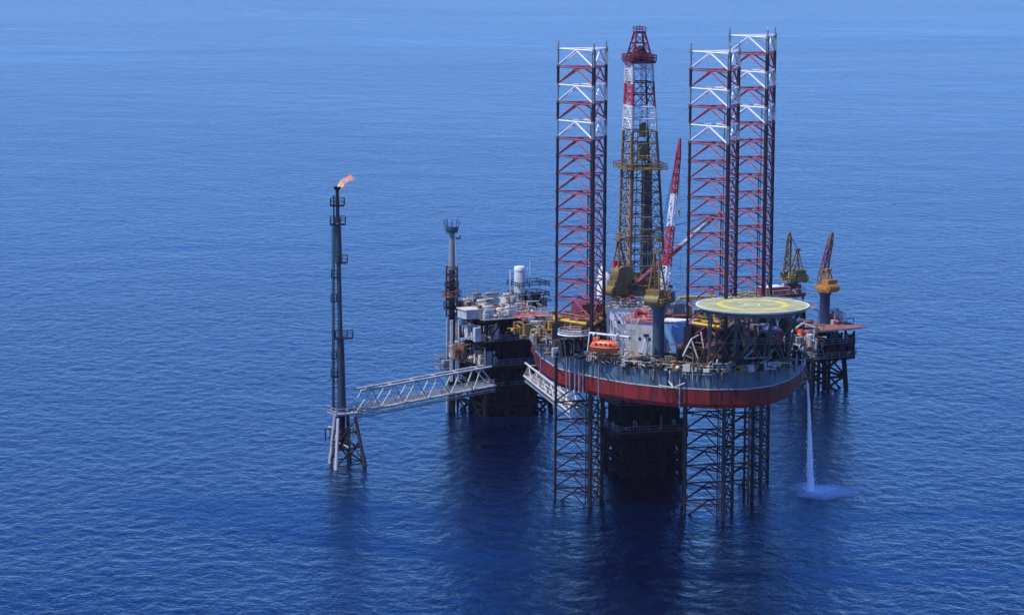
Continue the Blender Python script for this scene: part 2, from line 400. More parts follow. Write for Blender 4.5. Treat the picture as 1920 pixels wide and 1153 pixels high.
# jack houses round each leg
for k, L_ in enumerate(LEG):
    b = MB(); z1 = ZD+(7.0, 8.5, 9.5)[k]; rot = R(1.2*k)
    an = [math.atan2(14.6, -51)+rot, math.atan2(-51, 13)+rot, math.atan2(37, 38)+rot]
    cs = [V((L_.x+math.cos(a)*RR, L_.y+math.sin(a)*RR, 0)) for a in an]
    for a, c in zip(an, cs):
        for s_ in (-1, 1):
            p = c+V((-math.sin(a), math.cos(a), 0))*s_*1.25+V((math.cos(a), math.sin(a), 0))*-.4
            b.box((p.x, p.y, ZD+.28), (1.5, 1.1, z1-ZD-1.2), a, 0)
            for j in range(4): b.box((p.x, p.y, ZD+1+j*1.4), (1.9, .6, .7), a, 1)
    for i in range(3):
        p, q = cs[i], cs[(i+1) % 3]; e = (q-p).normalized()
        p, q = p+e*1.4, q-e*1.4
        b.beam(p+V((0, 0, z1-.4)), q+V((0, 0, z1-.4)), .38, 4, 2); b.beam(p+V((0, 0, ZD+3.2)), q+V((0, 0, ZD+3.2)), .22, 4, 0)
        b.rail([p+V((0, 0, z1)), q+V((0, 0, z1))], r=.06, m=2)
        for j in range(5): f = p.lerp(q, (j+.5)/5); b.beam(f+V((0, 0, ZD)), f+V((0, 0, z1-.4)), .1, 5, 0)
    b.build('jack_house', [M_dark, M_olive, M_yel], rig)

# --- living quarters, walls and tanks (photograph positions -> metres)
def zz(py, Y): return P(1200, py, Y).z
QR = R(-18); qx, qy = V((math.cos(QR), math.sin(QR), 0)), V((-math.sin(QR), math.cos(QR), 0))
b = MB(); c, w, d, z1 = rbox(1136, 1236, 574, 662, 606, 8.0, QR); q1 = b.build('quarters_block', M_white, rig)
face_windows(q1, c, w, d, c.z+1.5, z1-1, 2, 5, rot=QR, sidecols=3, s=(.55, .55))
b = MB(); b.rail([V((c.x, c.y, z1+.12))+qx*sx*w/2+qy*sy*d/2 for sx, sy in ((-1, -1), (1, -1), (1, 1), (-1, 1))], closed=True, r=.07); b.build('roof_railing', M_offw, q1)
b = MB(); b.box((c.x, c.y, z1), (w+.5, d+.5, .12), QR); b.build('roof', M_cream, q1)
b = MB(); clutter(b, c, w*.8, d*.8, z1+.12, 34, ROT, 1.9, 3, 4); b.build('roof_equipment', [M_grey, M_red, M_offw, M_olive], q1)
b = MB(); c2, w2, d2, z2 = rbox(1172, 1238, 600, 668, 597.5, 4.5, QR); q2 = b.build('lower_deckhouse', M_offw, rig)
face_windows(q2, c2, w2, d2, c2.z+1.3, z2-.8, 1, 3, rot=QR, sidecols=1, s=(.5, .6))
b = MB(); b.box((c2.x, c2.y, z2), (w2+.5, d2+.5, .12), QR); b.rail([V((c2.x, c2.y, z2+.1))+qx*sx*w2/2+qy*sy*d2/2 for sx, sy in ((-1, -1), (1, -1), (1, 1), (-1, 1))], closed=True, r=.07); b.build('roof', M_pink, q2)
# big blue tank wall right of the crane pedestal
b = MB(); c3, w3, d3, z3 = rbox(1240, 1306, 602, 660, 597, 4.0, QR); q3 = b.build('blue_tank', M_blue, rig)
b = MB(); b.box((c3.x, c3.y, z3), (w3+.3, d3+.3, .2), QR)
b.build('tank_rim', M_white, q3)
b = MB(); b.box((c3.x, c3.y, ZD+.3), (w3+.1, d3+.1, c3.z-ZD-.3), QR); b.build('tank_plinth', M_navy, q3)
b = MB(); rbox(1245, 1300, 588, 600, 606, 5.5); b.build('cement_deck', M_rdeck, rig)
b = MB(); rbox(1249, 1284, 567, 588, 608, 4.5); b.build('mud_tank', M_grey, rig)
b = MB(); rbox(1289, 1297, 562, 595, 604, 1.0); rbox(1270, 1345, 555, 560, 604, 1.2); rbox(1338, 1344, 560, 600, 604, .8)
b.build('gantry_beam', M_yel, rig)
# lattice stair tower, cream
b = MB(); sa = P(1168, 665, 594); 
for i in range(4):
    z = ZD+.3+i*2.1; X0 = V((sa.x-2, sa.y-3.2, z)); X1 = X0+ax*4.2
    b.beam(X0, X1+V((0, 0, 2.1)) if i % 2 == 0 else X1, .11, 5); b.beam(X0+V((0, 0, 2.1)), X1+V((0, 0, 2.1)), .1, 5)
    b.rail([X0+V((0, 0, 2.1)), X1+V((0, 0, 2.1))], r=.06)
    for s_ in (X0, X1): b.beam(s_, s_+V((0, 0, 2.1)), .12, 5); b.beam(s_+ay*1.6, s_+ay*1.6+V((0, 0, 2.1)), .1, 5)
b.beam(P(1187, 620, 592), P(1200, 596, 592), .16, 5)
b.build('stair_tower', M_cream, rig)
# red winch unit
b = MB(); wc = P(1202, 596, 596); b.lathe((wc.x, wc.y, wc.z+1.0), [(.9, -1.1), (.9, -.95), (.5, -.95), (.5, .95), (.9, .95), (.9, 1.1)], 14, 0, 'x', ROT)
for s_ in (-1, 1): b.beam(wc+ax*s_*1.3, wc+ax*s_*1.0+V((0, 0, 1.6)), .12, 5); b.beam(wc+ax*s_*1.3+ay, wc+ax*s_*1.0+V((0, 0, 1.6)), .12, 5)
b.build('winch', M_red, rig)
# white lattice davit near the deck edge
b = MB(); dv = P(1211, 660, 590)
for s_ in (-1, 1): b.beam(dv+ax*s_*.9, dv+V((0, 0, 3.0)), .13, 5); b.beam(dv+ax*s_*.9+ay*1.2, dv+V((0, 0, 3.0)), .11, 5)
b.box((dv.x, dv.y, dv.z+3), (.9, .9, .5), ROT, 1); b.build('deck_davit', [M_white, M_dblue], rig)
# circular raft platform with white rim, left of the lifeboat
b = MB(); rp = P(1076, 626, 597)
b.torus(rp, 3.1, .16, 36, 6); b.lathe((rp.x, rp.y, rp.z-.25), [(2.9, 0), (2.9, .16)], 32, 1)
for k in range(8): a = k*math.pi/4; b.beam(rp+V((math.cos(a)*3, math.sin(a)*3, 0)), V((rp.x+math.cos(a)*2.2, rp.y+math.sin(a)*2.2, ZD+.3)), .09, 5, 1)
b.rail([(rp.x+math.cos(a)*3.1, rp.y+math.sin(a)*3.1, rp.z) for a in [k*math.pi/8 for k in range(16)]], closed=True, r=.04, h=1.0, step=3)
b.build('round_platform', [M_white, M_deck], rig)
# masses of machinery along the deck
for i, (px, Y, w_, d_, n_, hm, ms) in enumerate([
        (1030, 622, 11, 16, 90, 3.0, [M_olive, M_brown, M_grey, M_yel]), (1070, 600, 9, 5, 55, 3.4, [M_olive, M_deck, M_offw, M_dark]),
        (1150, 594, 12, 3, 30, 1.6, [M_offw, M_pink, M_cream, M_dark]), (1225, 590, 8, 3, 26, 1.8, [M_offw, M_brown, M_dark, M_deck]),
        (1330, 588, 13, 5, 100, 4.2, [M_olive, M_dark, M_brown, M_deck]), (1380, 594, 18, 10, 170, 6.5, [M_navy, M_olive, M_dred, M_dark]),
        (1440, 592, 10, 8, 70, 4.0, [M_navy, M_dark, M_grey, M_dark]), (1485, 612, 7, 12, 70, 3.2, [M_dark, M_teal, M_offw, M_brown]),
        (1200, 628, 30, 18, 160, 4.5, [M_grey, M_olive, M_brown, M_offw]), (1330, 632, 22, 20, 110, 5.0, [M_dark, M_olive, M_red, M_grey]),
        (1095, 622, 12, 12, 80, 5.0, [M_dred, M_brown, M_yel, M_grey])]):
    b = MB(); c = P(px, 640, Y); clutter(b, (c.x, c.y), w_, d_, ZD+.28, n_, ROT, hm, 20+i, 4); b.build('deck_machinery', ms, rig)
# red machinery house behind the left leg, yellow beam in front of it
b = MB(); rbox(1072, 1132, 566, 602, 622, 7); rbox(1060, 1075, 585, 604, 620, 4); b.build('machinery_house', M_dred, rig)
b = MB(); rbox(1052, 1134, 597, 604, 615, 1.5); rbox(1036, 1060, 592, 600, 618, 3); b.build('yellow_walkway', M_yel, rig)
# inner blocks under the helideck
b = MB(); rbox(1345, 1400, 610, 668, 604, 9); b.build('machinery_block', M_dark, rig)
b = MB(); c, w, d, z1 = rbox(1404, 1462, 612, 672, 603, 8); q = b.build('stores_block', mat('violet_grey_paint', (.10, .12, .22), .5, .35, .3), rig)
b = MB(); rbox(1462, 1500, 600, 655, 616, 9); b.build('aft_block', M_navy, rig)
for (x0, x1, y0, y1, Y, d, mm) in [(1310, 1338, 612, 632, 598, 3, M_dred), (1345, 1368, 618, 634, 596, 2.5, M_dred), (1380, 1398, 602, 612, 597, 2, M_brown), (1372, 1392, 614, 628, 595, 2, M_olive),
        (1320, 1345, 645, 668, 594, 3, M_olive), (1352, 1376, 655, 676, 592, 3, M_deck), (1300, 1318, 590, 606, 603, 3, M_brown), (1250, 1262, 668, 676, 591, 1.5, M_offw)]:
    b = MB(); rbox(x0, x1, y0, y1, Y, d); b.build('equipment_skid', mm, rig)
# white satellite dome and mast behind
b = MB(); p = P(1334, 552, 612); b.beam(p-V((0, 0, 3)), p, .15, 6); b.lathe(p, [(.5, 0), (.75, .5), (.75, 1.0), (.45, 1.4), (.1, 1.55)], 12); b.build('radar_dome', M_white, rig)
b = MB()
for (x, y0, y1, Y) in [(1276, 590, 480, 606), (1280, 575, 500, 608), (1265, 575, 535, 606)]:
    b.beam(P(x, y0, Y), P(x, y1, Y), .07, 5)
b.beam(P(1262, 504, 606), P(1286, 504, 606), .06, 5); b.build('antenna_mast', M_offw, rig)
b = MB()
for (x0, y0, x1, y1) in [(1118, 505, 1140, 545), (1122, 500, 1140, 520)]:
    p, q = P(x0, y0, 630), P(x1, y1, 630); b.beam(V((q.x-1, 630, q.z)), V((p.x+1, 630, p.z)), .9, 10, 0, .5)
b.lathe(P(1133, 560, 630), [(1.5, 0), (1.6, 4.0), (1.1, 5.2), (.2, 5.9)], 16); b.build('bulk_silo', M_white, rig)

for px, Y, mm, r_ in ((1396, 604, M_dark, .25), (1404, 606, M_brown, .22), (1411, 603, M_dark, .4), (1282, 600, M_dark, .3), (1128, 606, M_dark, .35), (1120, 612, M_olive, .25)):
    x = P(px, 850, Y).x; b = MB(); b.beam((x, Y, -5), (x, Y, ZB+.4), r_, 8)
    for k in range(7): b.beam((x, Y, 1+k*3.2), (x, Y, 1.5+k*3.2), r_*1.5, 8)
    b.build('intake_caisson', mm, rig)
# --- helideck
hc = P(1411, 571, 577); HR = P(1518, 571, 577).x-hc.x; HR *= 1.0
b = MB()
NS = 64
b.lathe((hc.x, hc.y, hc.z-.45), [(HR-.25, 0), (HR, .12), (HR, .40), (HR-.02, .45)], NS)
hd = b.build('helideck', mat('helideck_green', (.37, .39, .20), .75, .3, .45, rustcol=(.2, .22, .17), scale=.4), rig)
def ring(r0, r1, dz, mm, nm):
    q = MB(); vs = []
    for k in range(NS):
        a = 2*math.pi*k/NS
        for r_ in (r0, r1):
            for z in (0, dz): vs.append((hc.x+math.cos(a)*r_, hc.y+math.sin(a)*r_, hc.z+z))
    fs = []
    for k in range(NS):
        a, c_ = 4*k, 4*((k+1) % NS); fs += [(a+1, a+3, c_+3, c_+1), (a+2, c_+2, c_+3, a+3), (a, a+1, c_+1, c_)]
    q.add(vs, fs); q.build(nm, mm, hd)
M_lw = mat('line_white', (.78, .78, .74), .6, .1, .1); M_ly = mat('line_yellow', (.72, .55, .10), .7, .2, .35, rustcol=(.4, .38, .2))
ring(HR-.32, HR-.04, .02, M_lw, 'perimeter_line'); ring(HR*.535, HR*.635, .02, M_ly, 'landing_circle')
q = MB()
for s_ in (-1, 1): q.box((hc.x+s_*1.2*math.cos(R(0)), hc.y, hc.z+.004), (.5, 2.6, .02), R(0))
q.box((hc.x, hc.y, hc.z+.004), (1.94, .45, .02), R(0)); q.build('landing_marking', mat('faded_marking', (.62, .58, .46), .7, .2, .2, rustcol=(.4, .42, .3)), hd)
q = MB()
for k in range(40):
    a, a2 = 2*math.pi*k/40, 2*math.pi*(k+1)/40
    e = lambda a, r_, z: V((hc.x+math.cos(a)*r_, hc.y+math.sin(a)*r_, hc.z+z))
    q.beam(e(a, HR-.1, -.35), e(a, HR+1.3, .02), .05, 4); q.beam(e(a, HR+1.3, .02), e(a2, HR+1.3, .02), .05, 4); q.beam(e(a, HR+.65, -.17), e(a2, HR+.65, -.17), .03, 4)
    q.beam(e(a, HR+.1, -.35), e(a2, HR+1.3, .02), .02, 4)
q.build('safety_net', M_grey, hd)
q = MB()
for i in range(-4, 5): # joists below the pad
    y = i*2.2; x = math.sqrt(max(0, (HR-.8)**2-y*y)); q.box((hc.x, hc.y+y, hc.z-1.25), (2*x, .3, .78), 0); q.box((hc.x+y, hc.y, hc.z-1.95), (.3, 2*math.sqrt(max(0, (HR-.8)**2-y*y)), .68), 0)
sup = []
feet = [(-8, -4), (-3, -6.5), (3, -6.5), (8, -4), (-8, 4), (8, 5), (0, 7), (-3, 1), (4, 1)]
for (x, y) in feet:
    t_ = V((hc.x+x, hc.y+y, hc.z-1.9)); f = V((hc.x+x*.95, max(hc.y+y, 585.5)+.6, ZD+.3)); sup.append((t_, f)); q.beam(t_, f, .2, 8)
for i in range(len(sup)-1):
    t1, f1 = sup[i]; t2, f2 = sup[i+1]
    if (f2-f1).length > 9: continue
    q.beam(t1, f2, .10, 6); q.beam(f1.lerp(t1, .5), f2.lerp(t2, .5), .10, 6); q.beam(t2, f1, .10, 6)
q.build('support_truss', mat('truss_grey_blue', (.10, .12, .14), .5, .3, .3), hd)
# pale raking struts seen under the pad
for pts in ([(1296, 636, 590), (1310, 676, 589)], [(1314, 622, 592), (1320, 655, 591)], [(1280, 668, 588), (1296, 636, 590)], [(1296, 636, 590), (1310, 628, 592)], [(1455, 596, 596), (1462, 634, 596)],
            [(1337, 700, 584), (1375, 676, 589)], [(1285, 702, 585), (1335, 702, 584)], [(1395, 672, 588), (1408, 660, 590)], [(1395, 672, 588), (1444, 670, 589)], [(1444, 670, 589), (1448, 655, 591)],
            [(1408, 692, 585), (1446, 670, 589)], [(1280, 700, 585), (1345, 686, 588)], [(1340, 700, 584), (1348, 660, 590)], [(1370, 690, 586), (1440, 690, 587)], [(1378, 684, 587), (1392, 694, 585)]):
    q = MB(); q.beam(P(pts[0][0], pts[0][1], pts[0][2]-4.0), P(pts[1][0], pts[1][1], pts[1][2]-4.0), .15, 6); q.build('raking_strut', M_offw, hd)
q = MB(); p0, p1 = P(1515, 574, 577), P(1536, 584, 590)
for o_ in (V((0, 0, 0)), ay*.9): q.beam(p0+o_, p1+o_, .12, 5); q.beam(p0+o_+V((0, 0, 1)), p1+o_+V((0, 0, 1)), .06, 5)
q.beam(p1, V((p1.x, p1.y+12, ZD)), .12, 5); q.build('access_stair', M_offw, hd)

# ------------------------------------------------------------------ pedestal cranes
def lattice_boom(parent, p, q, w0, w1, n, mats, seq, r=.09, name='boom'):
    """four chord boom, one mesh, painted in sections"""
    b = MB(); p, q = V(p), V(q); d = (q-p).normalized(); u = d.cross(V((0, 0, 1))); u = (V((1, 0, 0)) if u.length < .1 else u).normalized(); v = d.cross(u)
    pr = None
    for i in range(n+1):
        t = i/n; w = (w0+(w1-w0)*t)*(min(1, .25+t*6)*min(1, .3+(1-t)*6)); c = p.lerp(q, t)
        cs = [c+(u*a+v*b_)*w/2 for a, b_ in ((-1, -1), (1, -1), (1, 1), (-1, 1))]
        if pr:
            m = seq[min(len(seq)-1, int((i-.5)/n*len(seq)))]
            for k in range(4):
                b.beam(pr[k], cs[k], r*1.25, 5, m); b.beam(pr[k], cs[(k+1) % 4], r*.8, 4, m); b.beam(cs[k], cs[(k+1) % 4], r*.8, 4, m)
                if i % 2: b.beam(pr[(k+1) % 4], cs[k], r*.8, 4, m)
        pr = cs
    return b.build(name, mats, parent)
def crane(name, base, zped, rped, ztop, boom_tip, label, cabmat, seq, bmats, heading, mast_h=9.0, pedmat=M_teal, s=1.0, group='pedestal cranes', bw=1.7):
    t = thing('pedestal_crane', base, label, 'crane', group)
    x, y = base[0], base[1]; h = heading; hx, hy = V((math.cos(h), math.sin(h), 0)), V((-math.sin(h), math.cos(h), 0))
    b = MB(); b.lathe((x, y, base[2]), [(rped*1.12, 0), (rped, .8), (rped, ztop-base[2]-.8), (rped*1.25, ztop-base[2]-.3), (rped*1.25, ztop-base[2])], 24); b.build('pedestal', pedmat, t)
    b = MB(); o = V((x, y, ztop))
    b.lathe((x, y, ztop), [(rped*1.35, 0), (rped*1.45, .25), (rped*1.45, .5)], 24)
    b.box(o+hx*-.6*s+V((0, 0, .5)), (4.2*s, 3.2*s, 1.3*s), h); b.box(o+hx*-1.6*s+V((0, 0, .5+1.3*s)), (2.3*s, 2.9*s, 1.5*s), h)
    b.lathe((x-hx.x*2.4*s, y-hx.y*2.4*s, ztop+1.3*s), [(1.1*s, -1.5*s), (1.1*s, 1.5*s)], 12, 0, 'x', h+R(90))
    b.build('machinery_house', cabmat, t)
    b = MB(); b.rail([o+hx*a*s+hy*c_*s+V((0, 0, .5)) for a, c_ in ((-3, -2.1), (2, -2.1), (2, 2.1), (-3, 2.1))], closed=True, r=.06); b.build('railing', M_yel, t)
    cab = MB(); pc = o+hx*1.5*s-hy*1.7*s+V((0, 0, .6)); cab.box(pc, (1.7*s, 1.3*s, 2.1*s), h); cc = cab.build('cab', cabmat, t)
    g = MB(); g.box(pc+hx*.87*s+V((0, 0, .8*s)), (.08, 1.1*s, 1.1*s), h); g.box(pc-hy*.67*s+V((0, 0, .8*s)), (1.3*s, .08, 1.0*s), h); g.build('window', M_glass, cc)
    b = MB(); at_ = o-hx*1.0*s+V((0, 0, mast_h))
    for s_ in (-1, 1):
        b.beam(o+hx*1.0*s+hy*s_*1.4*s+V((0, 0, .6)), at_+hy*s_*.4*s, .2*s, 6); b.beam(o-hx*2.6*s+hy*s_*1.4*s+V((0, 0, .6)), at_+hy*s_*.4*s, .17*s, 6)
        for j in range(1, 6): b.beam((o+hx*1.0*s+hy*s_*1.4*s).lerp(at_+hy*s_*.4*s, j/6), (o-hx*2.6*s+hy*s_*1.4*s).lerp(at_+hy*s_*.4*s, (j+.5)/6), .09*s, 5)
    for j in range(1, 7): b.beam((o+hx*1.0*s+hy*1.4*s).lerp(at_+hy*.4*s, j/7), (o+hx*1.0*s-hy*1.4*s).lerp(at_-hy*.4*s, j/7), .08*s, 5)
    b.box(at_-V((0, 0, .2)), (.9*s, 1.5*s, .6), h); b.build('gantry_mast', cabmat, t)
    foot = o+hx*1.9*s+V((0, 0, 1.2)); tip = V(boom_tip)
    bo = lattice_boom(t, foot, tip, bw*s, .45*bw*s, max(8, int((tip-foot).length/1.5)), bmats, seq, .10*s+.01)
    b = MB()
    for s_ in (-1, 1): b.beam(at_+hy*s_*.3, foot.lerp(tip, .97), .045, 4)
    b.beam(at_, foot.lerp(tip, .6), .04, 4); b.build('pendant_rope', M_dark, t)
    b = MB(); L = min(14, (tip.z-ztop)*.6+2); b.beam(tip, tip-V((0, 0, L)), .035, 4); b.beam(tip-V((0, 0, L)), tip-V((0, 0, L+.9)), .22, 8); b.torus(tip-V((0, 0, L+1.2)), .22, .07, 10, 5); b.build('hook_block', M_yel, t)
    return t
Y_ = 592; pb = P(1234, 668, Y_); pt = P(1234, 573, Y_)
crane('', (pb.x, pb.y, ZD+.28), 0, 1.15, pt.z, P(1275, 260, 597), 'olive crane whose red and white boom points almost straight up right of the derrick', M_olive, [0, 0, 1, 1, 0, 0, 1, 1, 1], [M_bracew, M_red], R(60), 10.5, bw=1.35)
Y_ = 612; pb = P(1166, 640, Y_); pt = P(1166, 556, Y_)
crane('', (pb.x, pb.y, ZD+.28), 0, 1.3, pt.z, P(1350, 398, 632), 'olive crane left of the derrick foot with boom slanting low to the right', M_olive, [1, 1, 1, 1, 0, 0, 1], [M_offw, M_brace], R(35), 11.5, bw=.8, pedmat=M_olive)
b = MB(); c_ = P(1166, 552, 612)
for i, ch in enumerate([o for o in scn.objects if o.get('category') == 'crane'][-1:]):
    b.lathe((c_.x, c_.y, c_.z+1), [(1.5, 0), (2.3, 2.6), (2.3, 4.3), (1.6, 5.0)], 14); b.build('winch_housing', M_olive, ch)
    b = MB(); p = P(1156, 512, 612); b.box((p.x, p.y-.5, p.z-1), (1.5, 1.3, 3.6), ROT); b.build('control_cabin', M_red, ch)

# ------------------------------------------------------------------ drilling derrick
DY = 640
dbase = P(1203, 560, DY)
der = thing('drilling_derrick', (dbase.x, DY, ZD), 'tall four sided lattice drilling derrick with red crown and red and white bands', 'derrick')
def dz(py): return P(1200, py, DY).z
prof = [(540, 7.9), (320, 6.1), (240, 5.35), (196, 4.95), (157, 4.6), (119, 4.35)]
def side_at(z):
    pts = [(dz(y), s) for y, s in prof]
    for (z0, s0), (z1, s1) in zip(pts, pts[1:]):
        if z <= z1 or (z1, s1) == pts[-1]: return s0+(s1-s0)*(z-z0)/(z1-z0)
def dcx(z): return P(1203, 540, DY).x+(P(1198.5, 119, DY).x-P(1203, 540, DY).x)*(z-dz(540))/(dz(119)-dz(540))
def corner(k, z, s=None):
    s = side_at(z) if s is None else s; sx, sy = ((-1, -1), (1, -1), (1, 1), (-1, 1))[k]
    return V((dcx(z), DY, z))+(ax*sx+ay*sy)*s/2
zl = [dz(540)]; 
while zl[-1] < dz(119)-1: zl.append(min(dz(119), zl[-1]+2.55))
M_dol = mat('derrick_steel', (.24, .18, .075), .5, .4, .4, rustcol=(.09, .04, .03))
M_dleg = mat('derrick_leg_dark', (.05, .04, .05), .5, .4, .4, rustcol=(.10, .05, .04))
def dm(z): return 1 if z > dz(157) or dz(240) < z <= dz(196) else (2 if dz(196) < z <= dz(157) else 0)
for k in range(4):
    b = MB()
    for z0, z1 in zip(zl, zl[1:]):
        m = dm((z0+z1)/2); b.beam(corner(k, z0), corner(k, z1), .24 if m else .30, 6, m)
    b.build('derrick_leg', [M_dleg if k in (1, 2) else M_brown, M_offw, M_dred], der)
for z0, z1 in zip(zl, zl[1:]):
    b = MB(); m = dm((z0+z1)/2)
    for k in range(4):
        k2 = (k+1) % 4; A, B_, C_, D_ = corner(k, z0), corner(k2, z0), corner(k, z1), corner(k2, z1)
        b.beam(C_, D_, .13, 5); mid = (C_+D_)/2; b.beam(A, mid, .10, 5); b.beam(B_, mid, .10, 5); b.beam(A.lerp(mid, .5), A.lerp(C_, .5), .07, 4); b.beam(B_.lerp(mid, .5), B_.lerp(D_, .5), .07, 4)
    b.build('brace_bay', (M_dol, M_bracew, M_dred)[m], der)
# close set rungs between the two left legs (the white and red bands)
for (ya, yb, mm) in ((157, 195, M_red), (196, 240, M_offw), (120, 157, M_offw)):
    b = MB(); z = dz(yb)
    while z < dz(ya):
        b.beam(corner(0, z), corner(3, z), .09, 5); b.beam(corner(0, z), corner(3, z+.6), .06, 4); b.beam(corner(0, z), corner(0, z).lerp(corner(1, z), .12), .12, 5); z += .6
    b.beam(corner(0, dz(yb)), corner(0, dz(ya)), .36, 8); b.beam(corner(3, dz(yb)), corner(3, dz(ya)), .33, 8)
    b.build('ladder_panel', mm, der)
# crown
b = MB(); zc = dz(118); cc0 = V((dcx(zc), DY, zc)); b.box(cc0, (5.5, 5.5, .5), ROT); b.box(cc0+V((0, 0, .9)), (4.6, 4.6, .35), ROT)
b.rail([cc0+(ax*sx+ay*sy)*2.8+V((0, 0, .4)) for sx, sy in ((-1, -1), (1, -1), (1, 1), (-1, 1))], closed=True, r=.1, h=1.3, step=.9)
for k, (sx, sy) in enumerate(((-1, -1), (1, -1), (1, 1), (-1, 1))):
    tp = V((dcx(zc)+.0, DY, dz(62)))+(ax*sx+ay*sy)*.9; lo_ = cc0+(ax*sx+ay*sy)*2.3; b.beam(lo_, tp, .2, 6)
    s2 = ((-1, -1), (1, -1), (1, 1), (-1, 1))[(k+1) % 4]; lo2 = cc0+(ax*s2[0]+ay*s2[1])*2.3; tp2 = V((dcx(zc), DY, dz(62)))+(ax*s2[0]+ay*s2[1])*.9
    for j in range(3): b.beam(lo_.lerp(tp, j/3), lo2.lerp(tp2, (j+1)/3), .11, 5); b.beam(lo_.lerp(tp, (j+1)/3), lo2.lerp(tp2, (j+1)/3), .11, 5)
tpc = V((dcx(zc), DY, dz(62))); b.box(tpc, (2.1, 2.1, .35), ROT); b.rail([tpc+(ax*sx+ay*sy)*1.05+V((0, 0, .3)) for sx, sy in ((-1, -1), (1, -1), (1, 1), (-1, 1))], closed=True, r=.07, h=.9)
b.lathe((cc0.x, cc0.y, cc0.z+1.5), [(1.3, -.6), (1.3, .6)], 16, 0, 'x', ROT); b.lathe((cc0.x, cc0.y, cc0.z+1.2), [(1.6, 0), (1.5, 1.4), (1.0, 2.3)], 12)
b.beam(tpc, tpc+V((0, 0, 1.7)), .07, 5); b.build('crown_block', M_dred, der)
# monkey board
zmb = dz(316); b = MB(); cm = V((dcx(zmb), DY, zmb))
for s_ in (-1, 1): b.box(cm+ax*s_*3.7, (1.5, 8.6, .2), ROT); b.box(cm+ay*s_*3.7, (5.9, 1.5, .2), ROT)
b.rail([cm+(ax*sx+ay*sy)*4.4 for sx, sy in ((-1, -1), (1, -1), (1, 1), (-1, 1))], closed=True, r=.08, h=1.3, step=1.2); b.build('monkey_board', M_olive, der)
zmb = dz(450); b = MB(); cm = V((dcx(zmb), DY, zmb)); 
b.rail([cm+(ax*sx+ay*sy)*4.0 for sx, sy in ((-1, -1), (1, -1), (1, 1), (-1, 1))], closed=True, r=.08, h=1.3, step=1.2); b.build('lower_walkway', M_dol, der)
# travelling block, hoses, racked pipe
b = MB(); c_ = V((dcx(60), DY, 0)); zt = dz(230)
for j in (-1, 0, 1): b.beam((c_.x+j*.25, DY, dz(120)), (c_.x+j*.25, DY, zt), .05, 4)
b.box((c_.x+.3, DY, zt-3), (1.3, .9, 3), ROT); b.box((c_.x+.3, DY, zt-8), (1.7, 1.2, 4), ROT); b.beam((c_.x+.3, DY, zt-8), (c_.x+.3, DY, dz(540)), .16, 6)
b.build('travelling_block', M_olive, der)
b = MB()
for i in range(26):
    p = c_+ax*(rnd.uniform(.6, 2.1))+ay*rnd.uniform(-2.2, 2.2); b.beam((p.x, p.y, dz(530)), (p.x+rnd.uniform(-.2, .2), p.y, dz(300)-rnd.uniform(0, 3)), .09, 5)
b.build('racked_drill_pipe', [M_dleg], der)
b = MB()
for i in range(14):
    p = c_+ax*(rnd.uniform(-3.1, -1.6))+ay*rnd.uniform(-2.6, 2.4); b.beam((p.x, p.y, dz(530)), (p.x+.5, p.y, dz(rnd.uniform(240, 330))), .09, 5)
b.build('standpipe', M_brown, der)
# drill floor and cantilever
b = MB(); z0 = dz(540); b.box((dcx(60), DY, z0-.8), (10.5, 10.5, .8), ROT); clutter(b, (dcx(60), DY), 10, 10, z0, 60, ROT, 3.2, 51, 3)
b.rail([V((dcx(60), DY, z0))+(ax*sx+ay*sy)*5.2 for sx, sy in ((-1, -1), (1, -1), (1, 1), (-1, 1))], closed=True, r=.07); b.build('drill_floor', [M_olive, M_brown, M_dark], der)
b = MB()
for (sx, sy) in ((-1, -1), (1, -1), (1, 1), (-1, 1)): p = V((dcx(60), DY, 0))+(ax*sx+ay*sy)*4.5; b.beam((p.x, p.y, ZD+.3), (p.x, p.y, z0-.8), .5, 6)
for s_ in (-1, 1): p = V((dcx(60), DY+3, ZD+1.6))+ax*s_*4.5; b.box((p.x, p.y, ZD+.3), (1.0, 26, 2.6), ROT)
for i in range(24): p = V((dcx(60), DY, 0))+ax*rnd.uniform(-5, 5)+ay*rnd.uniform(-5, 5); b.beam((p.x, p.y, ZD+1), (p.x+rnd.uniform(-2, 2), p.y, z0-.8), .15, 5)
b.build('substructure', M_dol, der)

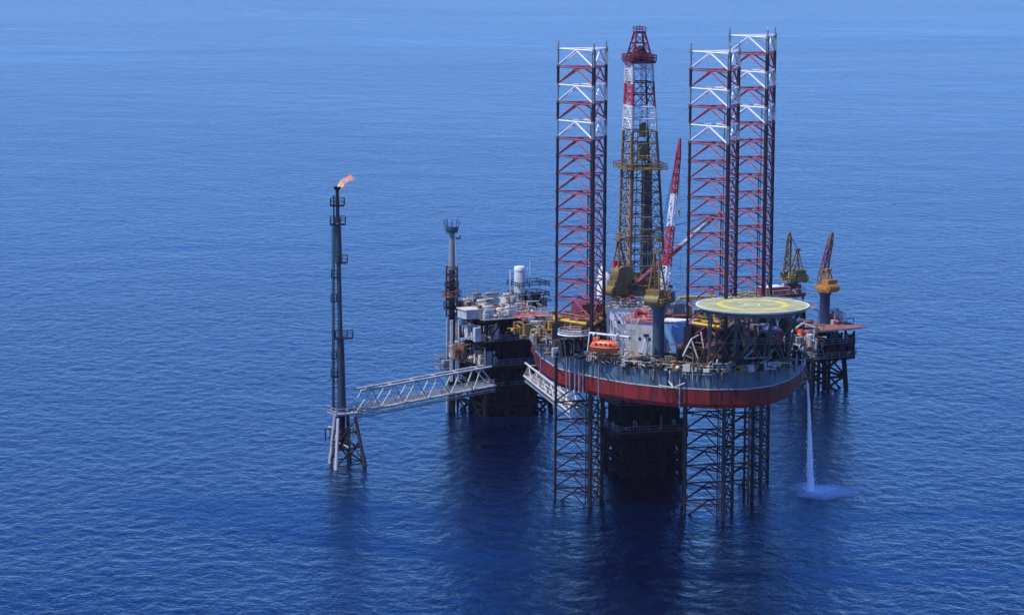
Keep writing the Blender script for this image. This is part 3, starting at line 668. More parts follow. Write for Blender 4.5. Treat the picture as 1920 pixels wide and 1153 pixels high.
# ------------------------------------------------------------------ lifeboats
def lifeboat(c, head, label, s=1.0):
    t = thing('lifeboat', c, label, 'lifeboat', 'orange lifeboats on the rig deck edge')
    h = head; L, W = 6.4*s, 2.3*s
    def body(z0, prof, mm, name, sc=1):
        b = MB(); ns, nr = 14, 12; vs = []
        for i in range(ns+1):
            u = -1+2*i/ns; wl = (1-abs(u)**2.6)**.55 if abs(u) < 1 else .02
            for j in range(nr):
                a = 2*math.pi*j/nr; x = u*L/2*sc; yy = math.cos(a)*W/2*max(.03, wl)*sc; zz_ = math.sin(a)*(prof[0] if math.sin(a) < 0 else prof[1])*max(.05, wl**.7)
                vs.append((c[0]+x*math.cos(h)-yy*math.sin(h), c[1]+x*math.sin(h)+yy*math.cos(h), c[2]+z0+zz_))
        fs = [(i*nr+j, i*nr+(j+1) % nr, (i+1)*nr+(j+1) % nr, (i+1)*nr+j) for i in range(ns) for j in range(nr)]
        b.add(vs, fs, 0, True); b.add(vs[:nr], [tuple(range(nr-1, -1, -1))]); b.add(vs[-nr:], [tuple(range(nr))])
        return b.build(name, mm, t)
    body(0, (1.25*s, .35*s), M_orange, 'boat_hull'); body(.25*s, (.3, 1.15*s), M_orange, 'canopy', .9)
    b = MB(); hx = V((math.cos(h), math.sin(h), 0)); hy = V((-hx.y, hx.x, 0)); cv = V(c)
    b.box(cv-hx*L*.26+V((0, 0, 1.1*s)), (1.1*s, 1.0*s, .75*s), h); b.build('helm_cupola', M_orange, t)
    for k in range(4):
        b = MB(); b.box(cv+hx*(k-1.4)*1.0*s-hy*(W*.42)+V((0, 0, .62*s)), (.5*s, .16, .28*s), h); b.build('window', M_glass, t)
    b = MB()
    for i in range(24):
        u = -1+2*i/24; u2 = -1+2*(i+1)/24; f = lambda q: (1-min(1, abs(q))**2.6)**.55
        for s_ in (-1, 1): b.beam(cv+hx*u*L/2+hy*s_*(f(u)*W/2+.03), cv+hx*u2*L/2+hy*s_*(f(u2)*W/2+.03), .08, 4)
    b.build('fender_rail', M_dark, t)
    return t
lb = P(1133, 651, 590); lifeboat(lb, R(-22), 'bright orange lifeboat hanging at the deck edge just right of the left leg')
b = MB()
hx = V((math.cos(R(-22)), math.sin(R(-22)), 0)); hy = V((-hx.y, hx.x, 0))
for s_ in (-1, 1):
    p = lb+hx*s_*2.3; b.path([p+hy*2.4+V((0, 0, -2.0)), p+hy*2.4+V((0, 0, 1.8)), p+hy*1.2+V((0, 0, 2.5)), p+V((0, 0, 2.3))], .2, 6); b.beam(p+V((0, 0, 2.3)), p+V((0, 0, 1.1)), .05, 4)
b.beam(lb+hx*-3.6+hy*1.4+V((0, 0, 2.4)), lb+hx*4.6+hy*1.4+V((0, 0, 2.1)), .22, 6); b.beam(lb+hx*-3.6+hy*1.4+V((0, 0, 2.4)), lb+hx*-3.9+hy*1.2+V((0, 0, -1.2)), .13, 6)
b.build('lifeboat_davit', M_white, rig)
lb2 = P(1506, 632, 612); lifeboat(lb2, R(62), 'orange lifeboat in the shade at the right end of the hull', .95)
b = MB()
for (a, c_) in (((1488, 618), (1505, 606)), ((1482, 624), (1505, 606)), ((1505, 606), (1528, 614)), ((1488, 640), (1488, 618)), ((1525, 640), (1528, 614)), ((1478, 648), (1500, 646))): b.beam(P(*a, 611), P(*c_, 611), .2, 6)
b.build('lifeboat_davit', M_offw, rig)

# ------------------------------------------------------------------ fixed platforms
def jacket(t, c, rot, w, d, ztop, spread, mm, r=.55, bays=3, nx=2, ny=2, zbot=-6, cond=0, cmat=None):
    X, Yv = V((math.cos(rot), math.sin(rot), 0)), V((-math.sin(rot), math.cos(rot), 0))
    def pt(i, j, z):
        f = 1+spread*(ztop-z)/ztop
        return V((c[0], c[1], z))+X*w*f*(i/(nx-1)-.5)+Yv*d*f*(j/(ny-1)-.5)
    for i in range(nx):
        for j in range(ny):
            b = MB(); b.beam(pt(i, j, zbot), pt(i, j, ztop), r, 12); b.build('jacket_leg', mm, t)
    zs = [zbot+4.5+(ztop-zbot-4.5)*k/bays for k in range(bays+1)]
    for z0, z1 in zip(zs, zs[1:]):
        b = MB()
        def pan(a, b_):
            b.beam(pt(*a, z1-.2), pt(*b_, z1-.2), r*.5, 6); b.beam(pt(*a, z0), pt(*b_, z1), r*.45, 6); b.beam(pt(*b_, z0), pt(*a, z1), r*.45, 6)
        for i in range(nx):
            for j in range(ny):
                if i < nx-1: pan((i, j), (i+1, j))
                if j < ny-1: pan((i, j), (i, j+1))
        b.build('jacket_bracing', mm, t)
    g = random.Random(int(c[0]*10))
    for k in range(cond):
        u, v_ = (k % 5+.5)/5-.5, (k//5+.5)/math.ceil(cond/5)-.5
        p = V((c[0], c[1], 0))+X*w*.85*u+Yv*d*.85*v_; b = MB(); b.beam((p.x, p.y, zbot), (p.x, p.y, ztop), .42, 10); b.build('conductor_pipe', cmat or mm, t)
def deck(t, c, rot, w, d, z, mm, edge=M_dark, th=.9, name='deck', rail=True, cols=None):
    X, Yv = V((math.cos(rot), math.sin(rot), 0)), V((-math.sin(rot), math.cos(rot), 0))
    b = MB(); b.box((c[0], c[1], z-th), (w, d, th-.12), rot, 1); b.box((c[0], c[1], z-.12), (w+.3, d+.3, .12), rot, 0); dk = b.build(name, [mm, edge], t)
    if rail:
        b = MB(); b.rail([V((c[0], c[1], z))+X*sx*w/2+Yv*sy*d/2 for sx, sy in ((-1, -1), (1, -1), (1, 1), (-1, 1))], closed=True, r=.06); b.build('railing', M_offw if edge != M_navy else M_grey, dk)
    return dk
def columns(t, c, rot, w, d, z0, z1, nx, ny, mm, r=.3):
    X, Yv = V((math.cos(rot), math.sin(rot), 0)), V((-math.sin(rot), math.cos(rot), 0))
    b = MB()
    P_ = lambda i, j, z: V((c[0], c[1], z))+X*w*(i/(nx-1)-.5)*.96+Yv*d*(j/(ny-1)-.5)*.96
    for i in range(nx):
        for j in range(ny):
            b = MB(); b.beam(P_(i, j, z0), P_(i, j, z1), r, 6)
            if i < nx-1 and (i+j) % 2 == 0 and j in (0, ny-1): b.beam(P_(i, j, z0), P_(i+1, j, z1), r*.6, 5)
            if j < ny-1 and (i+j) % 2 == 1 and i in (0, nx-1): b.beam(P_(i, j, z0), P_(i, j+1, z1), r*.6, 5)
            b.build('deck_column', mm, t)

# --- process platform on the left
PR = R(28); pc = V((P(944, 700, 706).x, 706, 0)); 
t = thing('process_platform', pc, 'process platform left of the big rig, with domed tank and white upright vessel', 'oil platform')
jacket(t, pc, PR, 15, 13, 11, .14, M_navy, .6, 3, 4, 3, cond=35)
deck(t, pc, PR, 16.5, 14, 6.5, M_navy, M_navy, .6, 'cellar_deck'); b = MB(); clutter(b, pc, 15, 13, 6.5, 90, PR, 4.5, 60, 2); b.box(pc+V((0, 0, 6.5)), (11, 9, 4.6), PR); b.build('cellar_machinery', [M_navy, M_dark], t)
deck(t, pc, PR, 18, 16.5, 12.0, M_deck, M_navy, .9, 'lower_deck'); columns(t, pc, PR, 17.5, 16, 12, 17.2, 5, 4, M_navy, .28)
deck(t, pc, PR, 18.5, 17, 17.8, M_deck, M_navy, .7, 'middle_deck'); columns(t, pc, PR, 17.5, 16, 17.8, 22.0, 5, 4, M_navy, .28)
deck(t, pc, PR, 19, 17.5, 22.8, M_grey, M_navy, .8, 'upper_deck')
PX, PYv = V((math.cos(PR), math.sin(PR), 0)), V((-math.sin(PR), math.cos(PR), 0))
for z, sd_, n_, mm in ((12, 61, 110, [M_navy, M_dark, M_grey, M_navy]), (17.8, 62, 110, [M_navy, M_dark, M_grey, M_dark])):
    b = MB(); clutter(b, pc, 17, 15, z, n_, PR, 4.2, sd_, 4); b.build('deck_machinery', mm, t)
b = MB(); clutter(b, pc-PX*7.2-PYv*1, 3.5, 13, 12, 50, PR, 4.2, 67, 4); clutter(b, pc-PX*7.2-PYv*1, 3.5, 13, 17.8, 50, PR, 4.0, 68, 4); b.build('side_machinery', [M_offw, M_grey, M_brown, M_cream], t)
b = MB(); clutter(b, pc-PX*2+PYv*1.0, 15, 14, 22.8, 230, PR, 3.0, 63, 5); b.build('process_piping', [M_offw, M_grey, M_cream, M_brown, M_offw], t)
mg = random.Random(41)
for px_, Y__, w_, h_, mm in ((915, 698, 2.6, 2.0, M_offw), (903, 704, 2.2, 2.6, M_cream), (958, 700, 2.4, 1.7, M_offw), (922, 712, 3.0, 3.2, M_grey), (952, 712, 2.2, 3.0, M_offw), (894, 710, 2.0, 3.4, M_grey), (938, 699, 1.8, 1.4, M_cream)):
    x_ = P(px_, 600, Y__).x; b = MB(); b.box((x_, Y__, 22.8), (w_, 2.2, h_), PR); b.lathe((x_, Y__, 22.8+h_+.4), [(.05, -w_*.6), (.4, -w_*.5), (.4, w_*.5), (.05, w_*.6)], 10, 0, 'x', PR); clutter(b, (x_, Y__), 3, 3, 22.8, 6, PR, 2.2, int(px_), 1); b.build('process_module', mm, t)
b = MB(); b.box(pc-PX*1.2-PYv*0+V((0, 0, 12.0)), (10, 12, 5.0), PR); b.box(pc+PX*1+V((0, 0, 17.8)), (13, 11, 4.1), PR); b.build('machinery_room', M_navy, t)
# white flat-roofed cabin at the left corner
c_ = P(886, 612, 698); b = MB(); b.box((c_.x, c_.y, 22.8), (5.4, 4.5, 2.0), PR); b.build('switch_room', M_offw, t)
b = MB(); b.box((c_.x, c_.y, 24.8), (5.9, 5.0, .2), PR); b.build('switch_room_roof', M_cream, t)
b = MB(); p = pc-PX*9.6-PYv*4; b.box((p.x, p.y, 18.6), (.35, 5.5, 2.6), PR); clutter(b, (p.x-.8, p.y-.4), 1.2, 8, 17.8, 16, PR, 3.4, 71, 1); b.build('white_wall', M_offw, t)
b = MB(); p = P(936, 592, 708); b.lathe((p.x, p.y, 22.8), [(2.35, 0), (2.35, 1.6), (2.15, 2.3), (1.6, 2.9), (.8, 3.25), (.05, 3.35)], 24); b.build('domed_tank', M_cream, t)
b = MB(); p = P(974, 575, 712); b.lathe((p.x, p.y, 24.3), [(1.3, 0), (1.3, 7.3), (1.15, 7.6)], 20); b.build('vertical_vessel', M_offw, t)
b = MB(); b.lathe((p.x, p.y, 31.9), [(1.35, 0), (1.35, .7), (1.15, .95)], 20); b.beam((p.x-2.2, p.y, 22.8), (p.x-2.2, p.y, 32), .12, 6); b.beam((p.x+2.4, p.y, 22.8), (p.x+2.4, p.y, 34), .08, 6); b.beam((p.x+1.9, p.y, 22.8), (p.x+1.9, p.y, 33), .06, 6); b.build('vessel_top', M_white, t)
b = MB(); q = P(990, 592, 714); clutter(b, (q.x, q.y), 8, 6, 22.8, 70, PR, 3.6, 64, 4)
for z in (25.5, 28): b.rail([V((q.x, q.y, z))+PX*sx*4+PYv*sy*3 for sx, sy in ((-1, -1), (1, -1), (1, 1), (-1, 1))], closed=True, r=.1)
b.box((q.x, q.y, 22.8), (4.5, 4, 3.2), PR); columns_ = None; b.build('scrubber_module', [M_dark, M_teal, M_grey, M_offw], t)
b = MB(); q = P(997, 603, 699); b.box((q.x, q.y, 22.9), (8.0, 6.5, .35), PR); b.build('faded_red_platform', M_pink, t)
b = MB(); q = P(967, 597, 703); b.box((q.x, q.y, 22.8), (2.8, 2.2, 1.3), PR); b.build('red_container', M_dred, t)
b = MB(); g = random.Random(5)
for i in range(16):
    p = pc+PX*g.uniform(-8.5, 4)+PYv*g.uniform(-7, 7); b.beam((p.x, p.y, 22.8), (p.x, p.y, 22.8+g.uniform(3, 6.5)), .07, 5)
for (a, c2_) in (((888, 545), (930, 542)), ((905, 552), (960, 548)), ((870, 552), (885, 552)), ((895, 530), (895, 575)), ((928, 540), (928, 560)), ((872, 575), (872, 540))):
    b.beam(P(*a, 708), P(*c2_, 708), .08, 5)
for (a, c2_) in (((868, 518), (925, 536)), ((925, 536), (945, 538))): b.beam(P(*a, 708), P(*c2_, 708), .04, 5)
b.build('vent_pipe', M_grey, t)
# cantilevered landing basket at the far left
b = MB(); a = P(832, 690, 700); b.box((a.x, a.y, a.z-.1), (3.6, 3.2, .25), PR); b.rail([a+PX*sx*1.8+PYv*sy*1.6 for sx, sy in ((-1, -1), (1, -1), (1, 1), (-1, 1))], closed=True, r=.09)
b.box((a.x+.5, a.y, a.z+.15), (1.8, 1.6, 1.7), PR); b.rail([a+V((0, 0, 1.9))+PX*sx*1.8+PYv*sy*1.6 for sx, sy in ((-1, -1), (1, -1), (1, 1), (-1, 1))], closed=True, r=.09)
b.beam(a, a+V((4, 2, -2.5)), .15, 5); b.beam(a+V((0, 0, 1.9)), a+V((5, 2, 1)), .12, 5); b.beam(a+V((-1, 0, 0)), a+V((-1.3, 0, 3)), .05, 4); b.build('landing_basket', [M_grey], t)
b = MB()
for x_ in (845, 848, 860): b.beam(P(x_, 715, 698), P(x_, 600, 698), .22, 8)
b.build('riser_pipe', M_offw, t)
b = MB(); p = P(858, 655, 697); clutter(b, (p.x, p.y), 3, 4, p.z-2, 26, PR, 3.5, 77, 3); b.build('valve_skid', [M_brown, M_cream, M_grey], t)

# --- vent tower
vt = thing('vent_tower', (P(847, 690, 703).x, 703, 0), 'slender grey and brown vent tower with forked top beside the process platform', 'tower')
VX = P(847, 600, 703).x; vz = lambda y: P(847, y, 703).z
b = MB(); b.beam((VX, 703, vz(505)), (VX, 703, vz(432)), .85, 12, 0, .6); b.build('upper_pipe', M_grey, vt)
b = MB(); b.beam((VX, 703, -5), (VX, 703, vz(590)), .8, 12); b.build('lower_column', M_dark, vt)
b = MB()
for k in range(4):
    sx, sy = ((-1, -1), (1, -1), (1, 1), (-1, 1))[k]; sx2, sy2 = ((-1, -1), (1, -1), (1, 1), (-1, 1))[(k+1) % 4]
    zs = [vz(592)+(vz(500)-vz(592))*i/6 for i in range(7)]
    for z0, z1 in zip(zs, zs[1:]):
        w = 1.25; b.beam((VX+sx*w, 703+sy*w, z0), (VX+sx*w, 703+sy*w, z1), .2, 5); b.beam((VX+sx*w, 703+sy*w, z0), (VX+sx2*w, 703+sy2*w, z1), .12, 5); b.beam((VX+sx*w, 703+sy*w, z1), (VX+sx2*w, 703+sy2*w, z1), .12, 5)
b.beam((VX, 703, vz(592)), (VX, 703, vz(500)), .75, 10); b.build('lattice_section', mat('dark_maroon', (.055, .02, .025), .6, .4, .4), vt)
for (y, r_) in ((556, 2.2), (578, 1.9), (540, 1.6)):
    b = MB(); b.lathe((VX, 703, vz(y)), [(r_, 0), (r_, .3)], 16); b.rail([(VX+math.cos(a)*r_, 703+math.sin(a)*r_, vz(y)+.3) for a in [k*math.pi/4 for k in range(8)]], closed=True, r=.07, h=1.1, step=3); b.build('access_platform', M_brown if y == 556 else M_navy, vt)
b = MB(); zt = vz(434); b.lathe((VX, 703, zt-.2), [(1.3, 0), (1.5, .5), (1.5, 1.3)], 12)
for k in range(8): a = k*math.pi/4; b.beam((VX+math.cos(a)*1.2, 703+math.sin(a)*1.2, zt-.5), (VX+math.cos(a)*1.7, 703+math.sin(a)*1.7, zt+2.4+.5*(k % 2)), .09, 5)
b.beam((VX-1.8, 703, zt), (VX-1.8, 703, zt+3), .06, 5); b.beam((VX+.5, 703, vz(447)), (VX+2, 703, vz(447)), .2, 5); b.beam((VX+1.9, 703, vz(448)), (VX+1.9, 703, vz(440)), .12, 5); b.build('forked_vent_head', M_teal, vt)
b = MB(); b.path([(VX+1.1, 702, -4), (VX+1.1, 702, vz(500)), (VX+.75, 702, vz(440))], .13, 6); b.path([(VX-1.1, 702, -4), (VX-1.1, 702, vz(600))], .16, 6); b.build('side_pipe', M_offw, vt)

# --- flare tower
FY = 648
fx = P(641, 770, FY).x; fz = lambda y: P(640, y, FY).z; fX = lambda y: P(641+(632-641)*(770-y)/420, y, FY).x
ft = thing('flare_tower', (fx, FY, 0), 'tall slender dark flare stack standing alone in the sea on a small four legged jacket', 'flare stack')
FZ = fz(775); frot = R(28)
jb = []
feet = [(619, 868), (630, 880), (684, 872), (655, 862)]; tops = [(628, 782), (634, 788), (666, 786), (652, 778)]
f3 = [V((G(*f_).x, G(*f_).y, 0)) for f_ in feet]
t3 = []
for f_, tp_ in zip(f3, tops): q_ = P(*tp_, FY+(f_.y-FY)*.45); t3.append(V((q_.x, q_.y, FZ)))
for f_, q_ in zip(f3, t3):
    d_ = (f_-q_); b = MB(); b.beam(f_+d_*.4, q_, .38, 12); b.beam(f_+d_*.05, f_.lerp(q_, .2), .5, 12); b.build('jacket_leg', M_grey if f_ is f3[0] or f_ is f3[1] else M_dark, ft)
b = MB()
for i in range(4):
    j = (i+1) % 4
    for lv in (.05, .38, .7): b.beam(f3[i].lerp(t3[i], lv+.0), f3[j].lerp(t3[j], lv), .16, 6)
    b.beam(f3[i].lerp(t3[i], .05), f3[j].lerp(t3[j], .5), .18, 6); b.beam(f3[j].lerp(t3[j], .05), f3[i].lerp(t3[i], .5), .18, 6); b.beam(f3[i].lerp(t3[i], .5), f3[j].lerp(t3[j], .95), .15, 6)
b.build('jacket_bracing', M_dark, ft)
b = MB(); b.beam((fx-.3, FY, fz(842)), (fx-.3, FY, FZ), 1.05, 14); clutter(b, (fx-.8, FY-1), 2.5, 2, fz(835), 22, frot, 4, 91, 3); b.build('central_caisson', [M_dark, M_grey, M_cream], ft)
b = MB(); dc = P(646, 778, FY); b.box((dc.x, FY, FZ), (6.0, 5.0, .35), frot); b.rail([V((dc.x, FY, FZ+.35))+V((math.cos(frot)*sx*3-math.sin(frot)*sy*2.5, math.sin(frot)*sx*3+math.cos(frot)*sy*2.5, 0)) for sx, sy in ((-1, -1), (1, -1), (1, 1), (-1, 1))], closed=True, r=.08)
b.build('base_deck', M_grey, ft)
b = MB()
sec = [(772, .95), (640, .80), (633, .52), (495, .47), (492, .78), (422, .66), (418, .42), (385, .38)]
for (y0, r0), (y1, r1) in zip(sec, sec[1:]): b.beam((fX(y0), FY, fz(y0)), (fX(y1), FY, fz(y1)), r0, 16, 0, r1)
b.build('flare_column', mat('column_blue_grey', (.022, .045, .065), .5, .3, .3), ft)
b = MB(); b.beam((fX(386), FY, fz(386)), (fX(356), FY, fz(356)), .42, 12, 0, .36); b.beam((fX(356), FY, fz(356)), (fX(350), FY, fz(350)), .62, 12, 0, .85)
b.build('flare_tip', M_black, ft)
b = MB()
b.path([(fX(770)-1.7, FY-.3, fz(770)), (fX(495)-1.0, FY-.3, fz(495)), (fX(360)-.7, FY-.3, fz(366))], .17, 8); b.path([(fX(770)-2.0, FY+.3, fz(770)), (fX(420)-1.25, FY+.3, fz(420))], .09, 6)
for i in range(60): z = FZ+1+i*.85*(fz(420)-FZ)/51; b.beam((fX(600)-1.5+(z-FZ)*.008, FY-.3, z), (fX(600)-.3, FY-.3, z), .05, 4)
b.build('riser_pipe', M_dark, ft)
for (y, w, dx) in ((385, 2.9, 0), (420, 3.2, 0), (492, 1.9, .9), (633, 3.8, .8), (565, 1.2, -1.2), (705, 1.3, -1.5), (520, 1.2, -1), (672, 1.0, -1.4)):
    b = MB(); c_ = V((fX(y)+dx, FY, fz(y))); b.box(c_-V((0, 0, .2)), (w, min(w, 2.4), .22), 0)
    b.rail([c_+V((sx*w/2, sy*min(w, 2.4)/2, 0)) for sx, sy in ((-1, -1), (1, -1), (1, 1), (-1, 1))], closed=True, r=.06, h=1.5, step=1); b.build('access_platform', M_dark, ft)
# flame
def flame_mat():
    m = bpy.data.materials.new('flame'); m.use_nodes = True; N = m.node_tree.nodes; L = m.node_tree.links; N.clear()
    o = N.new('ShaderNodeOutputMaterial'); e = N.new('ShaderNodeEmission'); tr = N.new('ShaderNodeBsdfTransparent'); mx = N.new('ShaderNodeMixShader')
    tc = N.new('ShaderNodeTexCoord'); sp = N.new('ShaderNodeSeparateXYZ'); L.new(tc.outputs['Generated'], sp.inputs[0])
    r = N.new('ShaderNodeValToRGB'); r.color_ramp.elements[0].color = (1, .58, .20, 1); r.color_ramp.elements[1].color = (.95, .22, .05, 1); L.new(sp.outputs['X'], r.inputs[0])
    L.new(r.outputs[0], e.inputs[0]); e.inputs[1].default_value = 1.5
    n = N.new('ShaderNodeTexNoise'); n.inputs['Scale'].default_value = 3; n.inputs['Detail'].default_value = 4; L.new(tc.outputs['Generated'], n.inputs[0])
    mt = N.new('ShaderNodeMapRange'); mt.inputs[1].default_value = .35; mt.inputs[2].default_value = .62; L.new(n.outputs['Fac'], mt.inputs[0])
    sb = N.new('ShaderNodeMath'); sb.operation = 'MULTIPLY_ADD'; L.new(sp.outputs['X'], sb.inputs[0]); sb.inputs[1].default_value = -.75; sb.inputs[2].default_value = 1.0
    ml = N.new('ShaderNodeMath'); ml.operation = 'MULTIPLY'; L.new(mt.outputs[0], ml.inputs[0]); L.new(sb.outputs[0], ml.inputs[1])
    L.new(ml.outputs[0], mx.inputs[0]); L.new(tr.outputs[0], mx.inputs[1]); L.new(e.outputs[0], mx.inputs[2]); L.new(mx.outputs[0], o.inputs[0]); return m
b = MB(); p0 = P(632, 351, FY); p1 = P(665, 335, FY); nr = 10; vs = []; ns = 12
for i in range(ns+1):
    u = i/ns; c_ = p0.lerp(p1, u)+V((0, 0, .5*math.sin(u*math.pi)))+V((0, 0, .2*math.sin(u*11))); r_ = (.45+1.1*math.sin(min(1, u*1.25)*math.pi*.9)**.8 if u < .99 else .06)*(1-.35*u)
    for j in range(nr): a = 2*math.pi*j/nr; vs.append((c_.x+math.cos(a)*r_*.4, c_.y+math.sin(a)*r_*.6, c_.z+math.cos(a)*r_*.8*(1+.25*math.sin(j*2.1+i*1.7))))
b.add(vs, [(i*nr+j, i*nr+(j+1) % nr, (i+1)*nr+(j+1) % nr, (i+1)*nr+j) for i in range(ns) for j in range(nr)], 0, True)
tag(b.build('flame', flame_mat()), 'small orange flame blowing right from the tip of the flare stack', 'flame')

# --- bridges
def bridge(p, q, W, Hh, n, label, mm, deckm, name='footbridge'):
    p, q = V(p), V(q); t = thing(name, (p+q)/2, label, 'bridge', 'truss footbridges between platforms'); d = (q-p); L = d.length; d.normalize(); s = V((-d.y, d.x, 0))
    up = V((0, 0, Hh))
    for sg in (-1, 1):
        o_ = s*W/2*sg
        b = MB(); b.beam(p+o_+up+d*1.5, q+o_+up-d*1.5, .24, 8); b.build('top_chord', mm, t)
        b = MB(); b.beam(p+o_, q+o_, .26, 8); b.build('bottom_chord', mm, t)
        b = MB(); 
        for k in range(n):
            a, m_, c_ = k/n, (k+.5)/n, (k+1)/n
            A, M_, C_ = p+o_+d*L*a, p+o_+up+d*(1.5+(L-3)*m_), p+o_+d*L*c_
            b.beam(A, M_, .14, 6); b.beam(M_, C_, .14, 6)
        b.build('truss_web', mm, t)
    for k in range(n*2+1): b = MB(); a = p+d*L*k/(2*n); b.beam(a-s*W/2, a+s*W/2, .12, 5); b.build('cross_beam', mm, t)
    for k in range(n): b = MB(); b.beam(p+up-s*W/2+d*(1.5+(L-3)*(k+.5)/n), p+up+s*W/2+d*(1.5+(L-3)*(k+.5)/n), .11, 5); b.build('cross_beam', mm, t)
    b = MB(); rot = math.atan2(d.y, d.x); b.box((p+q)/2+V((0, 0, .15)), (L, W*.55, .08), rot); b.build('walkway_grating', deckm, t)
    b = MB(); b.rail([p-s*W*.3+V((0, 0, .2)), q-s*W*.3+V((0, 0, .2))], r=.05); b.rail([p+s*W*.3+V((0, 0, .2)), q+s*W*.3+V((0, 0, .2))], r=.05); b.build('railing', mm, t)
    b = MB()
    for k, r_ in enumerate((.2, .13, .16)): o_ = s*(-W*.42+k*.0)+V((0, 0, -.35-.45*k)) if k else s*W*.4+V((0, 0, .5)); b.beam(p+o_, q+o_, r_, 6)
    b.build('pipeline', M_grey, t)
    return t
bridge((*G(660, 772, FZ+.4)[:2], FZ+.4), (*G(922, 725, FZ+.0)[:2], FZ+.4), 2.3, 4.5, 6, 'long grey truss footbridge from the flare stack to the process platform', M_offw, M_offw)
p_, q_ = G(996, 704, 10.5), G(1100, 786, 9.8)
bridge((p_.x, p_.y, 10.5), (q_.x, q_.y, 9.8), 3.4, 3.2, 7, 'white truss footbridge slanting down behind the left leg under the red hull', M_offw, M_cream)

# --- wellhead platform beneath the derrick
wc_ = V((P(1207, 820, 634).x, 634, 0)); WR = R(17)
t = thing('wellhead_platform', wc_, 'dark wellhead platform with rows of upright pipes beneath the raised hull', 'oil platform')
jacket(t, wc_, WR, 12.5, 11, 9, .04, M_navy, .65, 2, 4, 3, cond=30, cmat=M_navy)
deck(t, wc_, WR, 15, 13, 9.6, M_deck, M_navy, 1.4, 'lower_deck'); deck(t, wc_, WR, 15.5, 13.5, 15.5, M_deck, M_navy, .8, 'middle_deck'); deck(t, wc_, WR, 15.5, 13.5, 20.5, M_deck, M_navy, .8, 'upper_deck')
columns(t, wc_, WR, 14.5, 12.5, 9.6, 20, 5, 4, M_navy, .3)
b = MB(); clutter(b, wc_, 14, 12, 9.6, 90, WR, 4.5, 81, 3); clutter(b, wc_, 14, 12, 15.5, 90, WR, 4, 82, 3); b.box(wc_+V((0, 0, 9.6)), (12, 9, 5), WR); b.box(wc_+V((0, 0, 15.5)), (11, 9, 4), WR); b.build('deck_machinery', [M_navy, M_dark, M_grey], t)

# --- right platform with brown deck
rc = V((P(1545, 660, 738).x, 738, 0)); RPR = R(30)
RX, RYv = V((math.cos(RPR), math.sin(RPR), 0)), V((-math.sin(RPR), math.cos(RPR), 0))
zr = P(1610, 606, 742).z
t = thing('production_platform', rc, 'platform with broad rusty brown top deck at the far right behind the rig', 'oil platform')
jacket(t, rc-RX*1.5, RPR, 9, 8, zr-7, .12, M_navy, .6, 2, 2, 2, cond=5)
deck(t, rc-RX*.5, RPR, 11.5, 11, zr-7, M_deck, M_navy, .8, 'lower_deck'); columns(t, rc-RX*.5, RPR, 11.5, 11, zr-7, zr-1, 4, 4, M_navy, .26)
deck(t, rc-RX*.5, RPR, 11.5, 11, zr-3.6, M_deck, M_navy, .5, 'middle_deck')
deck(t, rc+RX*.2, RPR, 15.5, 13, zr, M_rdeck, M_offw, .35, 'top_deck', rail=False)
b = MB(); clutter(b, rc, 11, 10, zr-7, 70, RPR, 5, 85, 3); b.box(rc+V((-1, 0, zr-7)), (8, 7.5, 5), RPR); b.build('deck_machinery', [M_navy, M_dark, M_grey], t)
b = MB(); q = P(1570, 592, 742); clutter(b, (q.x, q.y), 4, 3.5, zr, 26, RPR, 3.4, 86, 3); b.build('top_equipment', [M_brown, M_red, M_offw], t)
b = MB(); 
for k in range(6): p = P(1546+4*k, 660, 735); b.beam((p.x, p.y, zr-7), (p.x+.6, p.y, zr-1), .16, 5)
b.build('hanging_pipe', M_teal, t)
b = MB(); q = P(1498, 594, 740); b.box((q.x, q.y, zr+.1), (5.5, 4.5, .7), RPR); b.build('side_walkway', M_rdeck, t)
pb = P(1546, 600, 741)
crane('', (pb.x, 741, zr), 0, 1.25, P(1546, 548, 741).z, P(1561, 436, 744), 'amber crane on dark blue pedestal standing on the brown deck at far right', M_ocrane, [1, 1, 0, 0, 1], [M_dred, M_brown], R(125), 5.5, pedmat=M_dblue, s=1.0)
# --- rear platform with olive crane
bc = V((P(1462, 560, 775).x, 775, 0)); zb = P(1462, 548, 775).z
t = thing('rear_platform', bc, 'platform with pale red cabin seen just above the far rim of the helideck', 'oil platform')
jacket(t, bc, RPR, 9, 8, zb-4, .12, M_navy, .6, 2, 2, 2)
deck(t, bc, RPR, 10, 8.5, zb, M_rdeck, M_dred, .9, 'top_deck'); deck(t, bc, RPR, 10, 8.5, zb-4, M_rdeck, M_navy, .6, 'lower_deck'); columns(t, bc, RPR, 9.5, 8, zb-4, zb-.9, 4, 3, M_dred, .26)
b = MB(); q = P(1446, 546, 772); b.box((q.x, q.y, zb), (5.2, 3.6, 1.8), RPR, 0); b.box((q.x, q.y, zb+1.8), (5.5, 3.9, .2), RPR, 1); b.build('red_cabin', [M_red, M_white], t)
b = MB(); q = P(1475, 540, 775); clutter(b, (q.x, q.y), 6, 5, zb, 40, RPR, 2.4, 89, 3); b.build('deck_machinery', [M_brown, M_dred, M_offw], t)
pb = P(1487, 545, 775)
crane('', (pb.x, 775, zb), 0, 1.0, P(1487, 531, 775).z, P(1481, 436, 770), 'olive crane with narrow upright boom standing above the far rim of the helideck', M_olive, [0], [M_olive], R(200), 8.5, pedmat=M_dblue, s=1.05)

